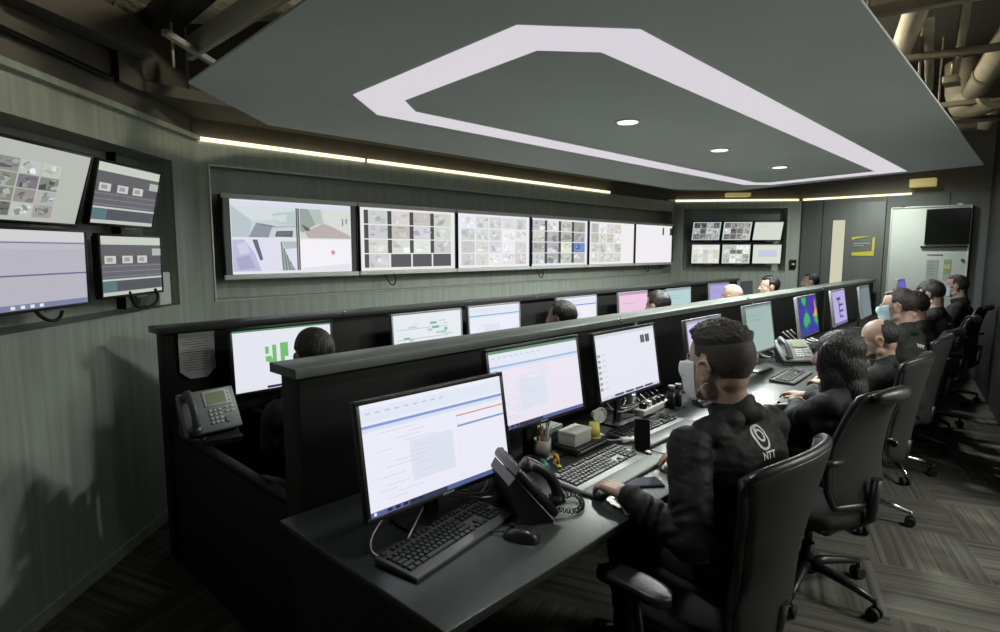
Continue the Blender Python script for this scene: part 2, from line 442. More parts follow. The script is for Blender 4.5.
def c_grid(nx, ny, seed, tone=205, gap=.018, x0=.04, x1=.96, y0=.03, y1=.96, base=(228, 228, 232), dark=(), accent=None, bars=False, amp=30, n=6):
    rnd = random.Random(seed); rs = []
    w, h = (x1-x0)/nx, (y1-y0)/ny
    for j in range(ny):
        for i in range(nx):
            a = (x0+i*w+gap*.5*w*4, y0+j*h+gap*h*2, x0+(i+1)*w-gap*.5*w*4, y0+(j+1)*h-gap*h*2)
            if (i, j) in dark: rs.append((*a, (84, 84, 88), 1)); continue
            thumb(rs, *a, tone, rnd, 1, n, amp)
            if accent and (i, j) == accent: rs.append((a[0], a[1], a[2], a[3], (110, 146, 200), 5)); rs.append((a[0]+w*.2, a[1]+h*.2, a[0]+w*.5, a[1]+h*.6, (60, 84, 150), 6))
            if bars: rs.append((a[0]-w*.13, a[1], a[0]+w*.05, a[3], (74, 74, 78), 6))
    return rs, base

def c_report():
    rs = [(0, 0, 1, .14, (196, 202, 190)), (0, .14, 1, .34, (92, 92, 96)), (0, .34, 1, .47, (84, 84, 92), 1)]
    for k, x in enumerate((.05, .32, .57)): rs.append((x, .33, x+.17, .46, (200, 200, 196), 3)); rs.append((x+.03, .36, x+.12, .43, (150, 152, 150), 4))
    rs.append((.84, .2, 1, .33, (176, 180, 176), 3))
    for k in range(3): rs.append((0, .5+k*.09, 1, .507+k*.09, (150, 150, 158), 3))
    for k in range(3): rs.append((.25+k*.25, .47, .253+k*.25, .72, (130, 130, 140), 3))
    rs.append((0, .72, 1, .75, (196, 202, 190), 3)); rs.append((0, .76, .22, .93, (84, 116, 120), 2)); rs.append((.22, .76, .97, .93, (78, 80, 88), 2)); rs.append((0, .94, 1, 1, (190, 196, 186), 2))
    return rs, (98, 96, 104)

# ------------------------------------------------------------------ monitors
def monitor(name, w, h, content, loc, rz, label, zc=None, tilt=0, bez=M_bez, bw=.014, group=None, stand=True, cat='monitor', topbar=None, thick=.022):
    """desk monitor facing its local -Y; loc is the point on the desk under the screen, zc the height of the screen centre above loc"""
    t = empty(name, loc, rz, label, cat, group)
    rs, base = content
    T = Matrix.Translation((0, 0, zc)) @ Matrix.Rotation(tilt, 4, 'X')
    b = MB(); W, H = w+2*bw, h+2*bw
    b.box((0, thick*.5, 0), (W, thick, H), bev=.004, M=T)
    b.box((0, thick+.008, -H*.08), (W*.6, .03, H*.55), bev=.012, M=T)
    hs = b.build('housing', bez, t)
    s = link('screen', screen_mesh(w, h, rs, base), t); s.matrix_local = T @ Matrix.Translation((0, -.0012, 0))
    # raised bezel border
    f = MB()
    for c, d in (((0, -.002, (h+bw)/2), (W, .006, bw)), ((0, -.002, -(h+bw)/2), (W, .006, bw)), ((-(w+bw)/2, -.002, 0), (bw, .006, h)), (((w+bw)/2, -.002, 0), (bw, .006, h))):
        f.box(c, d, bev=.0015, M=T)
    f.build('bezel', bez, t)
    lg = MB(); lg.box((0, -.0055, -(h+bw)/2), (.045, .001, .006), M=T); lg.build('badge', M_silver, t)
    if stand:
        n = MB(); n.box((0, thick+.035, zc*.5), (.05, .022, zc*.95), bev=.006); n.box((0, thick+.02, zc), (.09, .03, .09), bev=.006, M=None)
        n.build('stand_neck', M_plastic, t)
        p = MB(); p.box((0, .03, .006), (.24, .18, .012), bev=.005); p.build('stand_base', M_plastic, t)
    return t

def wall_screen(name, w, h, content, origin, rz, tilt, label, group, kind='display'):
    """screen mounted on a wall, facing local -Y, centre at origin"""
    t = empty(name, origin, rz, label, 'display' if kind == 'display' else 'monitor', group)
    T = Matrix.Rotation(tilt, 4, 'X')
    rs, base = content
    b = MB()
    if kind == 'display':
        b.box((0, .03, 0), (w+.026, .05, h+.06), bev=.004, M=T)
    else:
        b.box((0, .014, 0), (w+.026, .026, h+.026), bev=.004, M=T)
    b.build('housing', M_bez, t)
    s = link('screen', screen_mesh(w, h, rs, base), t); s.matrix_local = T @ Matrix.Translation((0, -.0012 if kind != 'display' else .0035, 0))
    if kind == 'display':
        for z in (h/2+.018, -h/2-.018):
            a = MB(); a.box((0, .0, z), (w+.024, .02, .032), bev=.003, M=T); a.build('trim_bar', M_alu, t)
        for x in (-(w/2+.006), w/2+.006):
            a = MB(); a.box((x, .0, 0), (.012, .02, h), bev=.003, M=T); a.build('side_bezel', M_bez, t)
    else:
        a = MB()
        for c, d in (((0, -.002, (h+.013)/2), (w+.026, .006, .013)), ((0, -.002, -(h+.013)/2), (w+.026, .006, .013)), ((-(w+.013)/2, -.002, 0), (.013, .006, h)), (((w+.013)/2, -.002, 0), (.013, .006, h))):
            a.box(c, d, bev=.0015, M=T)
        a.build('bezel', M_bez, t)
        a = MB(); a.box((.12*w, -.003, -(h/2+.018)), (.11, .008, .008), M=T); a.build('badge', M_silver, t)
    m = MB(); m.box((0, .075, 0), (.2, .07, .2)); m.box((0, .105, 0), (.3, .012, .3)); m.build('wall_bracket', M_black, t)
    return t

# ------------------------------------------------------------------ the room
def struct(o): o['kind'] = 'structure'; return o

b = MB(); b.box((4.0, 1.2, -.05), (14, 8, .1)); struct(b.build('floor', M_carpet))
b = MB(); b.box((4.0, 1.2, 3.35), (14, 8, .1)); struct(b.build('ceiling', M_slab))

def wall(name, p, rz, x0, x1, m, rec=None, depth=.14, top=2.28, m2=None, zb=0):
    """upright wall whose room face is local y=0, facing -Y; rec = (x0,x1,z0,z1) opening with a sunk back"""
    b = MB(); T = .2
    if rec:
        a0, a1, c0, c1 = rec
        b.box(((x0+a0)/2, T/2, (zb+top)/2), (a0-x0, T, top-zb)); b.box(((a1+x1)/2, T/2, (zb+top)/2), (x1-a1, T, top-zb))
        b.box(((a0+a1)/2, T/2, (zb+c0)/2), (a1-a0, T, c0-zb)); b.box(((a0+a1)/2, T/2, (c1+top)/2), (a1-a0, T, top-c1))
        b.mi = 1; b.box(((a0+a1)/2, depth+.02, (c0+c1)/2), (a1-a0+.04, .04, c1-c0+.04))
    else:
        b.box(((x0+x1)/2, T/2, (zb+top)/2), (x1-x0, T, top-zb))
    o = b.build(name, [m, m2 or M_recess]); o.location = (p[0], p[1], 0); o.rotation_euler = (0, 0, rz)
    return struct(o)
TRIM = [0]
def trim(p, rz, boxes, m, bev=0):
    TRIM[0] += 1
    b = MB()
    for c, d in boxes: b.box(c, d, bev=bev)
    o = b.build('trim_%d' % TRIM[0], m); o.location = (p[0], p[1], 0); o.rotation_euler = (0, 0, rz)
    return struct(o)
def rec_trim(p, rz, rec, m=M_trim, t=.008):
    a0, a1, c0, c1 = rec
    trim(p, rz, [(((a0+a1)/2, -.003, c1+t/2), (a1-a0+2*t, .012, t)), (((a0+a1)/2, -.003, c0-t/2), (a1-a0+2*t, .012, t)),
                 ((a0-t/2, -.003, (c0+c1)/2), (t, .012, c1-c0)), ((a1+t/2, -.003, (c0+c1)/2), (t, .012, c1-c0))], m)

PB = (1.45, 4.1); PF = (8.0, 4.1); RZL = R(45); RZF = math.atan2(-1.4, 1.1); PD = (9.1, 2.7); RZD = R(-90); PR = (9.1, .62); RZR = R(189)
REC_B = (.08, 6.5, 1.24, 2.13)
wall('wall_back', PB, 0, 0, 6.55, M_wall, REC_B)
rec_trim(PB, 0, REC_B)
REC_L = (-1.95, -.32, 1.245, 2.105)
wall('wall_left', PB, RZL, -4.2, 0, M_wall, REC_L, depth=.19)
rec_trim(PB, RZL, REC_L, M_wall)
# two frosted strips in the recess of the left wall, where its end panel meets the back
trim(PB, RZL, [((-.62, .16, 1.675), (.006, .05, .86))], M_black)
REC_F = (.14, 1.6, 1.28, 2.18)
wall('wall_corner', PF, RZF, 0, 1.78, M_wall, REC_F)
rec_trim(PF, RZF, REC_F)
wall('wall_far', PD, RZD, -.05, 2.1, M_door, None, m2=M_door)
wall('wall_right', PR, RZR, 0, 4.6, M_dark, None, top=3.3)
M_rear = mat('pale_wall_paint', (.5, .52, .48), .8, vary=(3, .04))
wall('wall_rear', (-1.52, 1.13), R(120), -4.6, 0, M_dark, None, top=3.3)
wall('wall_side', (4.9, -2.8), R(180), 0, 4.4, M_rear, None, top=3.3)
wall('wall_near', (4.7, -.06), R(-90), 0, 2.9, M_rear, None, top=3.3)
# panel joints on the far wall and the door leaf set in it
trim(PD, RZD, [((x, -.001, 1.14), (.006, .006, 2.28)) for x in (.02, .29, 1.04, 1.7)], M_black)
d = MB(); d.box((.665, -.006, 1.12), (.74, .012, 2.2), bev=.002)
dr = struct(d.build('door_1', M_door)); dr.location = (*PD, 0); dr.rotation_euler = (0, 0, RZD)
g = MB(); g.box((.5, -.014, 1.45), (.15, .008, 1.08)); g.build('glass_pane', M_doorlight, dr)
g = MB()
for c, s_ in (((.5, -.014, 1.995), (.17, .012, .012)), ((.5, -.014, .905), (.17, .012, .012)), ((.419, -.014, 1.45), (.012, .012, 1.1)), ((.581, -.014, 1.45), (.012, .012, 1.1))): g.box(c, s_)
g.build('pane_frame', M_door, dr)
g = MB(); g.cone((.95, -.05, 1.02), (.84, -.05, 1.02), .009); g.cone((.95, 0, 1.02), (.95, -.055, 1.02), .009); g.build('door_handle', M_chrome, dr)
# base trims
trim(PB, 0, [((3.27, -.006, .04), (6.55, .012, .08))], M_wall)['kind'] = 'structure'
trim(PB, RZL, [((-2.1, -.006, .03), (4.2, .012, .06))], M_wall)
# soffit faces above the light coves
def soffit(p, rz, x0, x1, z0=2.274, z1=3.3, y=.03):
    trim(p, rz, [(((x0+x1)/2, y+.1, (z0+z1)/2), (x1-x0, .2, z1-z0))], M_soffit)
soffit(PB, 0, 0, 6.55); soffit(PB, RZL, -4.2, 0); soffit(PF, RZF, -.1, 1.85); soffit(PD, RZD, -.1, 2.1)
trim(PB, RZL, [((-2.1, -.01, 2.295), (4.2, .05, .03))], M_wall)
trim(PB, 0, [((6.35+.1, -.005, 2.295), (.25, .03, .03))], M_wall)
# ceiling strip along the display wall, above the cove
TRIM[0] += 1
b = MB(); b.prism([(1.05, 3.67), (9.05, 3.67), (9.05, 2.75), (8.02, 4.13), (1.46, 4.13)], 2.43, 2.49)
struct(b.build('trim_%d' % TRIM[0], M_soffit))
b = MB(); b.prism([(.90, 3.52), (1.05, 3.67), (1.05, 3.72), (.90, 3.57)], 2.43, 3.0); TRIM[0] += 1; struct(b.build('trim_%d' % TRIM[0], M_soffit))

GC = 'light strips in the cove on top of the wall panels'
def cove(p, rz, x0, x1, label, z=2.295, h=.026, y=-.004, dd=.02):
    t = MB(); t.box(((x0+x1)/2, y, z), (x1-x0, dd, h), bev=.003)
    o = t.build('cove_light', M_cove); o.location = (*p, 0); o.rotation_euler = (0, 0, rz)
    return tag(o, label, 'light', GC)
cove(PB, 0, 0.02, 1.28, 'warm white cove strip above the double-height picture of two rooms, at the wall corner')
cove(PB, 0, 1.31, 4.05, 'longest warm white cove strip, above the middle wall displays')
cove(PB, 0, 4.08, 4.85, 'short warm white cove strip above the fifth wall display')
cove(PF, RZF, .02, 1.74, 'warm white cove strip above the six small screens on the corner wall')
cove(PD, RZD, .02, 1.3, 'warm white cove strip over the door with the yellow bracket sign')
for p, rz, x0, x1, z, l in ((PD, RZD, 1.28, 1.55, 2.42, 'small cream lit box above the whiteboard, just under the ceiling'), (PF, RZF, .72, 1.05, 2.37, 'tiny cream lit box above the cove of the corner wall')):
    t = MB(); t.box(((x0+x1)/2, -.03, z), (x1-x0, .12, .10 if z > 2.4 else .05), bev=.006)
    o = t.build('cove_box', mat('cream_lit_box', (.55, .5, .3), .6, emit=(srgb(170, 155, 90), .5))); o.location = (*p, 0); o.rotation_euler = (0, 0, rz)
    tag(o, l, 'light')

# hanging ceiling panel with its light ring
ZP = 2.35
poly = [(1.05, 3.01), (1.72, 3.63), (7.0, 3.60), (7.75, 3.10), (7.0, .54), (1.3, .50), (.93, .95)]
b = MB(); b.prism(poly, ZP, ZP+.01)
cp = b.build('ceiling_panel', M_panel)
cx_, cy_ = 4.2, 2.0
b = MB(); b.prism([(x+(.16 if x < cx_ else -.16), y+(.2 if y < cy_ else -.2)) for x, y in poly], ZP+.01, ZP+.08); b.build('support_frame', M_slab, cp)
tag(cp, 'large dark grey hanging ceiling panel with cut corners over the desks', 'ceiling panel')
out = [(1.69, 2.62), (2.02, 2.89), (7.08, 2.75), (7.30, 2.52), (6.98, 1.13), (1.91, 1.13), (1.58, 1.42)]
inn = [(1.93, 2.52), (2.13, 2.68), (6.95, 2.57), (7.08, 2.46), (6.80, 1.36), (2.01, 1.36), (1.82, 1.53)]
b = MB(); n = len(out)
vo = [b.bm.verts.new((x, y, ZP-.004)) for x, y in out]; vi = [b.bm.verts.new((x, y, ZP-.004)) for x, y in inn]
vo2 = [b.bm.verts.new((x, y, ZP+.004)) for x, y in out]; vi2 = [b.bm.verts.new((x, y, ZP+.004)) for x, y in inn]
for i in range(n):
    j = (i+1) % n
    b.bm.faces.new((vo[i], vo[j], vi[j], vi[i])); b.bm.faces.new((vo[i], vo2[i], vo2[j], vo[j])); b.bm.faces.new((vi[i], vi[j], vi2[j], vi2[i])); b.bm.faces.new((vo2[i], vi2[i], vi2[j], vo2[j]))
tag(b.build('ceiling_light', M_hexlight), 'big angular ring of white light set in the grey ceiling panel', 'light')
for i, (x, y, l) in enumerate(((3.18, 1.95, 'round recessed downlight nearest the camera inside the light ring'), (4.54, 1.96, 'middle one of three round downlights inside the light ring'), (5.84, 1.94, 'round downlight farthest away, by the far end of the ring'))):
    t = empty('downlight', (x, y, ZP), 0, l, 'light', 'downlights inside the light ring')
    q = MB(); q.cone((0, 0, -.005), (0, 0, .0), .075, .08, 28); q.build('rim', M_white, t)
    q = MB(); q.cone((0, 0, -.0075), (0, 0, -.0045), .062, .062, 28); q.build('lens', M_spot, t)

# things above the panel --------------------------------------------------
def beam(name, p1, p2, w, h, m, label, cat, group=None, roll=0):
    p1, p2 = V(p1), V(p2); d = p2-p1
    b = MB(); b.box((0, 0, 0), (w, h, d.length), bev=.004)
    o = b.build(name, m)
    q = d.to_track_quat('Z', 'X' if abs(d.normalized().z) > .9 else 'Y')
    o.rotation_mode = 'QUATERNION'; o.rotation_quaternion = q; o.location = (p1+p2)/2
    return tag(o, label, cat, group)
def pipe(name, pts, r, m, label, cat, bands=(), group=None, seg=20):
    t = MB(); t.tube(pts, r, seg)
    o = tag(t.build(name, m), label, cat, group)
    for k in bands:
        a, c = V(pts[0]), V(pts[1]); p = a.lerp(c, k); d = (c-a).normalized()
        q = MB(); q.cone(p-d*.03, p+d*.03, r*1.12, r*1.12, 20); q.build('collar', M_steel, o)
    return o
pipe('ventilation_duct', [(.3, 4.4, 3.06), (.78, 3.85, 3.03), (1.12, 3.5, 3.03), (1.5, 3.1, 3.05), (1.9, 2.7, 3.08)], .26, M_duct, 'fat fabric-wrapped ventilation duct in the dark top left corner', 'duct', seg=28)
beam('hanger_rod', (1.10, 3.34, 2.50), (1.10, 3.34, 3.3), .012, .012, M_white, 'thin white hanging rod beside the fat duct', 'rod')
beam('ceiling_strut', (1.02, 3.20, 2.62), (1.36, 3.47, 2.60), .035, .03, M_white, 'short pale metal strut crossing behind the left tip of the ceiling panel', 'strut')
beam('cable_tray', (1.235, 2.2, 2.66), (1.235, 3.5, 2.66), .03, .12, M_white, 'pale cable tray edge seen past the left edge of the ceiling panel', 'tray')
beam('steel_joist', (1.05, 2.0, 2.76), (1.1, 3.55, 2.76), .16, .08, M_black, 'black joist running beside the pale cable tray', 'beam')
beam('box_duct', (.42, 3.03, 2.62), (1.02, 3.56, 2.66), .12, .16, M_soffit, 'square-ended dark box duct along the top of the left wall', 'duct')
beam('box_duct', (-1.0, 1.55, 2.72), (.55, 3.1, 2.72), .14, .2, M_soffit, 'long dark box duct above the left wall', 'duct')
# conduit on the left wall
c = MB()
def lw(s, z, off=-.02):   # point on left wall, s metres from the corner
    return V((PB[0]-.7071*s-off*-.7071, PB[1]-.7071*s+off*.7071, z))
c.tube([lw(2.4, 2.43), lw(1.5, 2.43), lw(.9, 2.43), lw(.82, 2.435), lw(.77, 2.46), lw(.76, 2.5), lw(.76, 2.6)], .013, 10)
tag(c.build('conduit', M_black), 'thin dark conduit running along the top of the left wall and bending up', 'conduit')

GP = 'cream pipes over the right edge of the ceiling panel'
pipe('pipe', [(3.2, -.02, 2.86), (6.2, .58, 2.86)], .085, M_pipe, 'thick cream pipe with two bands at the top right corner', 'pipe', (.42, .8), GP)
pipe('pipe', [(4.6, .0, 2.98), (6.9, .42, 2.98), (7.05, .5, 2.9), (7.1, .6, 2.7)], .085, M_pipe, 'cream pipe with an elbow at its far end, right of the banded pipe', 'pipe', (.2, .5), GP)
pipe('pipe', [(2.9, .38, 2.86), (4.9, .9, 2.86)], .06, M_pipe, 'slimmer cream pipe nearest the top edge over the ceiling panel', 'pipe', (.3,), GP)
b = MB(); b.tube([(6.15, .45, 2.82), (6.3, .56, 2.80), (6.5, .66, 2.83), (6.6, .7, 2.95), (6.62, .72, 3.2)], .13, 22); tag(b.build('pipe_elbow', M_pipe), 'wide cream pipe elbow above the far right of the ceiling panel', 'pipe')
for i, (p1, p2, w, h, l) in enumerate((((4.50, 1.0, 2.78), (4.75, .1, 2.78), .05, .04, 'pale steel cross bar in the middle of the exposed ceiling on the right'),
        ((6.05, 1.1, 2.76), (6.2, .1, 2.76), .05, .04, 'steel cross bar under the wide pipe elbow'),
        ((3.52, 1.1, 2.78), (3.72, .1, 2.78), .06, .05, 'steel cross bar nearest the top edge on the right'),
        ((6.9, 1.2, 2.72), (7.1, .55, 2.72), .12, .05, 'farthest steel cross bar near the whiteboard end'))):
    beam('cross_bar', p1, p2, w, h, M_steel, l, 'bar', 'steel cross bars over the right side')
for i, (x0, y0, x1, y1, z, w, l) in enumerate(((4.15, .62, 6.0, .86, 2.95, .16, 'wide flat cream tray beside the panel edge'), (3.5, .36, 6.0, .70, 2.98, .10, 'narrow flat cream tray between the pipes'), (3.0, .75, 4.4, 1.05, 3.0, .16, 'flat cream tray over the slim pipe'))):
    beam('cable_tray', (x0, y0, z), (x1, y1, z), .05, w, M_pipe, l, 'tray', 'flat trays over the right side')
beam('joist', (3.35, 1.0, 3.17), (4.1, -.3, 3.17), .22, .22, M_black, 'black joist crossing the top right corner', 'beam')
for x, y, l in ((4.62, .72, 'hanging rod on the middle cross bar'), (6.08, .80, 'hanging rod on the cross bar by the elbow'), (3.6, .8, 'hanging rod nearest the top edge')):
    beam('hanger_rod', (x, y, 2.5), (x, y, 3.3), .015, .015, M_steel, l, 'rod', 'hanging rods over the right side')
b = MB(); b.box((5.2, .62, 2.74), (.16, .09, .05), bev=.006); b.cone((5.2, .62, 2.76), (5.2, .62, 2.95), .01)
tag(b.build('junction_box', M_steel), 'small steel junction box hanging between the cross bars', 'box')
beam('flange', (6.45, .95, 2.70), (6.75, .2, 2.70), .16, .03, M_steel, 'broad tan steel flange below the pipe elbow', 'flange')

# ------------------------------------------------------------------ displays on the walls
GD = 'large displays in a row in the back wall recess'
DW, DH, PX = 1.03, .515, 1.066
cont = [c_four(), c_grid(4, 4, 11, 200, dark=((1, 3), (2, 3), (3, 3)), x0=.06, x1=.96, bars=True, amp=26, n=5, base=(232, 232, 230)), c_grid(5, 4, 12, 222, amp=20, n=7, base=(236, 236, 244)),
        c_grid(4, 4, 13, 196, accent=(3, 2), bars=True, amp=36, n=6, base=(230, 232, 240), x0=.0), c_grid(4, 4, 14, 212, x1=.70, amp=28, n=8, base=(238, 236, 238)), ([(0, 0, 1, .05, (240, 240, 240)), (.72, .05, .76, .25, (50, 50, 52), 2), (.93, .05, 1, .25, (50, 50, 52), 2)], (238, 236, 240))]
lab = ['wall display split into four room views, first one next to the left wall', 'wall display with four rows of small camera tiles, three tiles dark at the bottom',
       'wall display crowded with pale site pictures, between two tiled displays', 'wall display of camera tiles with one bright blue tile on its right',
       'wall display whose right third is blank white beside rows of pictures', 'almost blank white wall display nearest the corner screens']
for i in range(6):
    wall_screen('wall_display', DW, DH, cont[i], (1.60+DW/2+i*PX, 4.09, 1.665), 0, R(0), lab[i], GD)
# cables under the displays
def cable(pts, r, m, label, name='cable', group=None, smooth=3):
    P = [V(p) for p in pts]
    for _ in range(smooth):
        Q = [P[0]]
        for a, b_ in zip(P, P[1:]): Q += [a.lerp(b_, .25), a.lerp(b_, .75)]
        Q.append(P[-1]); P = Q
    t = MB(); t.tube(P, r, 6); return tag(t.build(name, m), label, 'cable', group)
for x, l in ((2.98, 'loop of thin cable under the second wall display'), (7.3, 'loop of thin cable under the last wall display'), (1.2*0+4.98, 'short cable tail under the fourth wall display')):
    cable([(x-.06, 4.15, 1.42), (x-.04, 4.12, 1.34), (x, 4.11, 1.27), (x+.05, 4.11, 1.30), (x+.04, 4.12, 1.38), (x-.01, 4.15, 1.43)], .006, M_cable, l, group='cables under the wall displays')

def lwp(s, z, off):
    n = V((.7071, -.7071, 0)); return V((PB[0]-.7071*s, PB[1]-.7071*s, z))+n*off
GL = 'four monitors on the left wall'
wall_screen('wall_monitor', .55, .31, c_grid(5, 4, 21, 150, x0=-.3, x1=.72, y0=.2, y1=.95, amp=45, n=7, base=(180, 184, 176)), lwp(1.46, 1.84, .05), RZL, R(18), 'upper left wall monitor showing rows of grey camera tiles, tipped forward', GL, 'mon')
wall_screen('wall_monitor', .52, .295, c_report(), lwp(.80, 1.85, .02), RZL, R(13), 'upper right wall monitor with a dark table, tipped forward', GL, 'mon')
wall_screen('wall_monitor', .55, .315, ([(0, 0, 1, .14, (204, 206, 208)), (0, .15, 1, .165, (110, 116, 150), 2), (0, .17, 1, .24, (184, 184, 194)), (0, .56, 1, .58, (96, 102, 140), 2), (0, .93, 1, 1, (120, 126, 160), 2)] + [(.2+k*.09, .945, .24+k*.09, .985, (230, 230, 235), 3) for k in range(4)], (180, 178, 190)),
            lwp(1.48, 1.495, .05), RZL, R(1), 'lower left wall monitor with a plain pale window', GL, 'mon')
wall_screen('wall_monitor', .52, .295, c_report(), lwp(.79, 1.495, .02), RZL, R(1), 'lower right wall monitor with a dark table, hanging upright', GL, 'mon')
cable([lwp(.62, 1.36, .03), lwp(.6, 1.30, .04), lwp(.68, 1.26, .03), lwp(.8, 1.27, .02), lwp(.84, 1.36, .02)], .008, M_cable, 'black cable looping under the lower right wall monitor')
cable([lwp(1.5, 1.34, .02), lwp(1.46, 1.28, .04), lwp(1.36, 1.27, .03), lwp(1.32, 1.34, .02)], .008, M_cable, 'black cable sagging under the lower left wall monitor')
b = MB(); b.box((0, 0, 0), (.12, .10, .19), bev=.004); o = b.build('wall_box', M_alu); o.location = lwp(.44, 1.35, -.06); o.rotation_euler = (0, 0, RZL)
tag(o, 'pale metal box in the lower right corner of the left wall recess', 'box')

def fp(s, z, off):
    d = V((1.1, -1.4, 0)).normalized(); n = V((-1.4, -1.1, 0)).normalized(); return V((PF[0], PF[1], z))+d*s+n*off
GF = 'six small screens on the corner wall'
cs = [(.46, 1.855, 20, c_grid(4, 3, 31, 140, amp=60, n=6, base=(180, 190, 200)), 'upper left one of the six small screens, bluish camera tiles'),
      (.89, 1.855, 20, c_grid(4, 3, 32, 160, amp=60, n=6, base=(200, 206, 200)), 'upper middle one of the six small screens, dark figures in tiles'),
      (1.32, 1.855, 20, c_plain((212, 218, 206)), 'upper right one of the six small screens, blank and pale'),
      (.46, 1.525, 5, c_grid(5, 4, 33, 214, amp=22, n=2, base=(222, 224, 204)), 'lower left one of the six small screens, cream with few marks'),
      (.89, 1.525, 5, c_grid(4, 4, 34, 190, amp=60, n=3, base=(196, 214, 204)), 'lower middle one of the six small screens, greenish with dark dots'),
      (1.32, 1.525, 5, ([(.2, .3, .85, .65, (196, 200, 226), 2), (0, 0, 1, .06, (200, 206, 196))], (216, 222, 208)), 'lower right one of the six small screens, with a lilac box in the middle')]
for s_, z, tl, c_, l in cs:
    wall_screen('small_wall_screen', .39, .27, c_, fp(s_, z, .05), RZF, R(tl), l, GF, 'mon')
b = MB(); b.box((0, 0, 0), (.09, .03, .13), bev=.005); o = b.build('wall_intercom', M_plastic); o.location = fp(1.70, 1.38, .015); o.rotation_euler = (0, 0, RZF)
tag(o, 'small black intercom with a white window between the six screens and the door', 'intercom')
q = MB(); q.box((0, -.017, .0), (.04, .004, .025)); q.build('window', M_white, o)

# sign on the door: two yellow corner strokes around two lines of small print
t = empty('door_sign', (9.085, 1.90, 1.64), RZD, 'small sign of two yellow corner strokes on the grey door', 'sign')
q = MB(); Mx = Matrix.Rotation(R(90), 4, 'X')
q.prism([(-.135, .115), (-.13, .075), (-.09, .095), (.06, .125), (.06, .13)], 0, .002, Mx)
q.build('upper_stroke', M_ysign, t)
q = MB(); q.prism([(-.125, -.135), (.135, -.135), (.135, .115), (.11, .10), (.105, -.075), (-.125, -.09)], 0, .002, Mx); q.build('corner_stroke', M_ysign, t)
q = MB()
rn = random.Random(3)
for r_ in range(2):
    x = -.11
    while x < .07-r_*.06:
        w_ = rn.uniform(.006, .014); q.box((x+w_/2, -.001, .03-r_*.03), (w_, .002, .012)); x += w_+.004
q.build('small_print', M_trim, t)

# whiteboard with a black screen on it
t = empty('whiteboard', (9.06, 1.185, 0), RZD, 'tall white board on the far wall carrying a black screen and notes', 'whiteboard')
q = MB(); q.box((0, 0, 1.36), (.80, .03, 1.50), bev=.004); q.build('board', M_board, t)
q = MB()
for c_, d_ in (((0, -.004, 2.118), (.82, .04, .02)), ((0, -.004, .60), (.82, .04, .02)), ((-.405, -.004, 1.36), (.018, .04, 1.52)), ((.405, -.004, 1.36), (.018, .04, 1.52))): q.box(c_, d_, bev=.003)
q.build('board_frame', M_trim, t)
for x in (-.38, .38):
    q = MB(); q.box((x, .0, .3), (.03, .03, .6)); q.box((x, 0, .03), (.04, .3*0+.07, .06)); q.build('leg', M_trim, t)
for x in (-.29, .29):
    q = MB(); q.box((x, -.01, 2.135), (.05, .03, .02)); q.build('clip', M_chrome, t)
q = MB(); q.cone((.36, -.014, 1.46), (.36, -.03, 1.46), .018); q.build('round_knob', M_ink, t)
t = empty('display', (9.035, 1.0, 1.87), RZD, 'switched-off black screen fixed on the upper right of the whiteboard', 'screen')
q = MB(); q.box((0, 0, 0), (.44, .02, .44), bev=.004); q.build('housing', M_bez, t)
q = MB(); q.box((0, -.011, 0), (.42, .003, .42)); q.build('screen', M_glasspane, t)
b = MB(); b.box((0, 0, 0), (.47, .035, .02), bev=.003); o = b.build('pen_tray', M_plastic); o.location = (9.03, 1.02, 1.622); o.rotation_euler = (0, 0, RZD); tag(o, 'narrow black pen tray under the black screen on the whiteboard', 'tray')
def notice(y, z, w, h, rows, label, m=M_paper, bars=None):
    t = empty('notice', (9.042, y, z), RZD, label, 'notice')
    q = MB(); q.box((0, 0, 0), (w, .002, h)); q.build('sheet', m, t)
    q = MB()
    for r_ in range(rows): q.box((-.1*w+rn.uniform(-.05, .05)*w, -.0015, h*(.38-.8*r_/max(1, rows))), (w*rn.uniform(.4, .7), .001, .004))
    q.build('print_pattern', M_ink, t)
    if bars:
        q = MB()
        for k, (m_) in enumerate(bars):
            g = MB(); g.box((0, -.002, h*(.36-.24*k)), (w*.8, .001, h*.16)); g.build('colour_band', m_, t)
    return t
notice(1.12, 1.34, .12, .24, 5, 'pale printed notice on the whiteboard')
notice(.97, 1.34, .075, .26, 2, 'narrow notice with green and yellow bands on the whiteboard', M_paper, (M_green, M_ysign, M_green))
q = MB(); q.box((0, 0, 0), (.16, .002, .012)); o = q.build('paper_strip', M_ink); o.location = (9.042, 1.10, 1.52); o.rotation_euler = (0, 0, RZD); tag(o, 'thin grey heading strip above the pale notice', 'strip')

# ------------------------------------------------------------------ partitions and desks
def partition(name, x0, x1, ya, yb, pa, pb, label, studs, posts, posty, capm=M_cap):
    t = empty(name, (x0, pa, 0), 0, label, 'partition')
    L = lambda x, y, z: (x-x0, y-pa, z)
    q = MB(); q.box(L((x0+x1)/2+.01, (pa+pb)/2, .585), (x1-x0-.03, pb-pa, 1.17), bev=.002); q.build('panel', M_black, t)
    q = MB(); q.box(L((x0+x1)/2, (ya+yb)/2, 1.184), (x1-x0, yb-ya, .032), bev=.002); q.build('cap', capm, t)
    for x in studs:
        q = MB(); q.cone(L(x, ya+.004, 1.186), L(x, ya-.008, 1.186), .008, .006, 12); q.ell(L(x, ya+.012, 1.203), (.012, .012, .006), sub=2); q.build('stud', M_chrome, t)
    for x in posts:
        q = MB(); q.box(L(x, posty, .95), (.035, .02, .44), bev=.002); q.build('post', M_phone, t)
    return t
partition('desk_partition', .86, 9.0, 1.70, 1.88, 1.73, 1.85, 'black partition with a grey cap along the near row of desks', (2.75, 4.6, 6.6, 8.2), (2.93, 4.7, 6.7), 1.722)
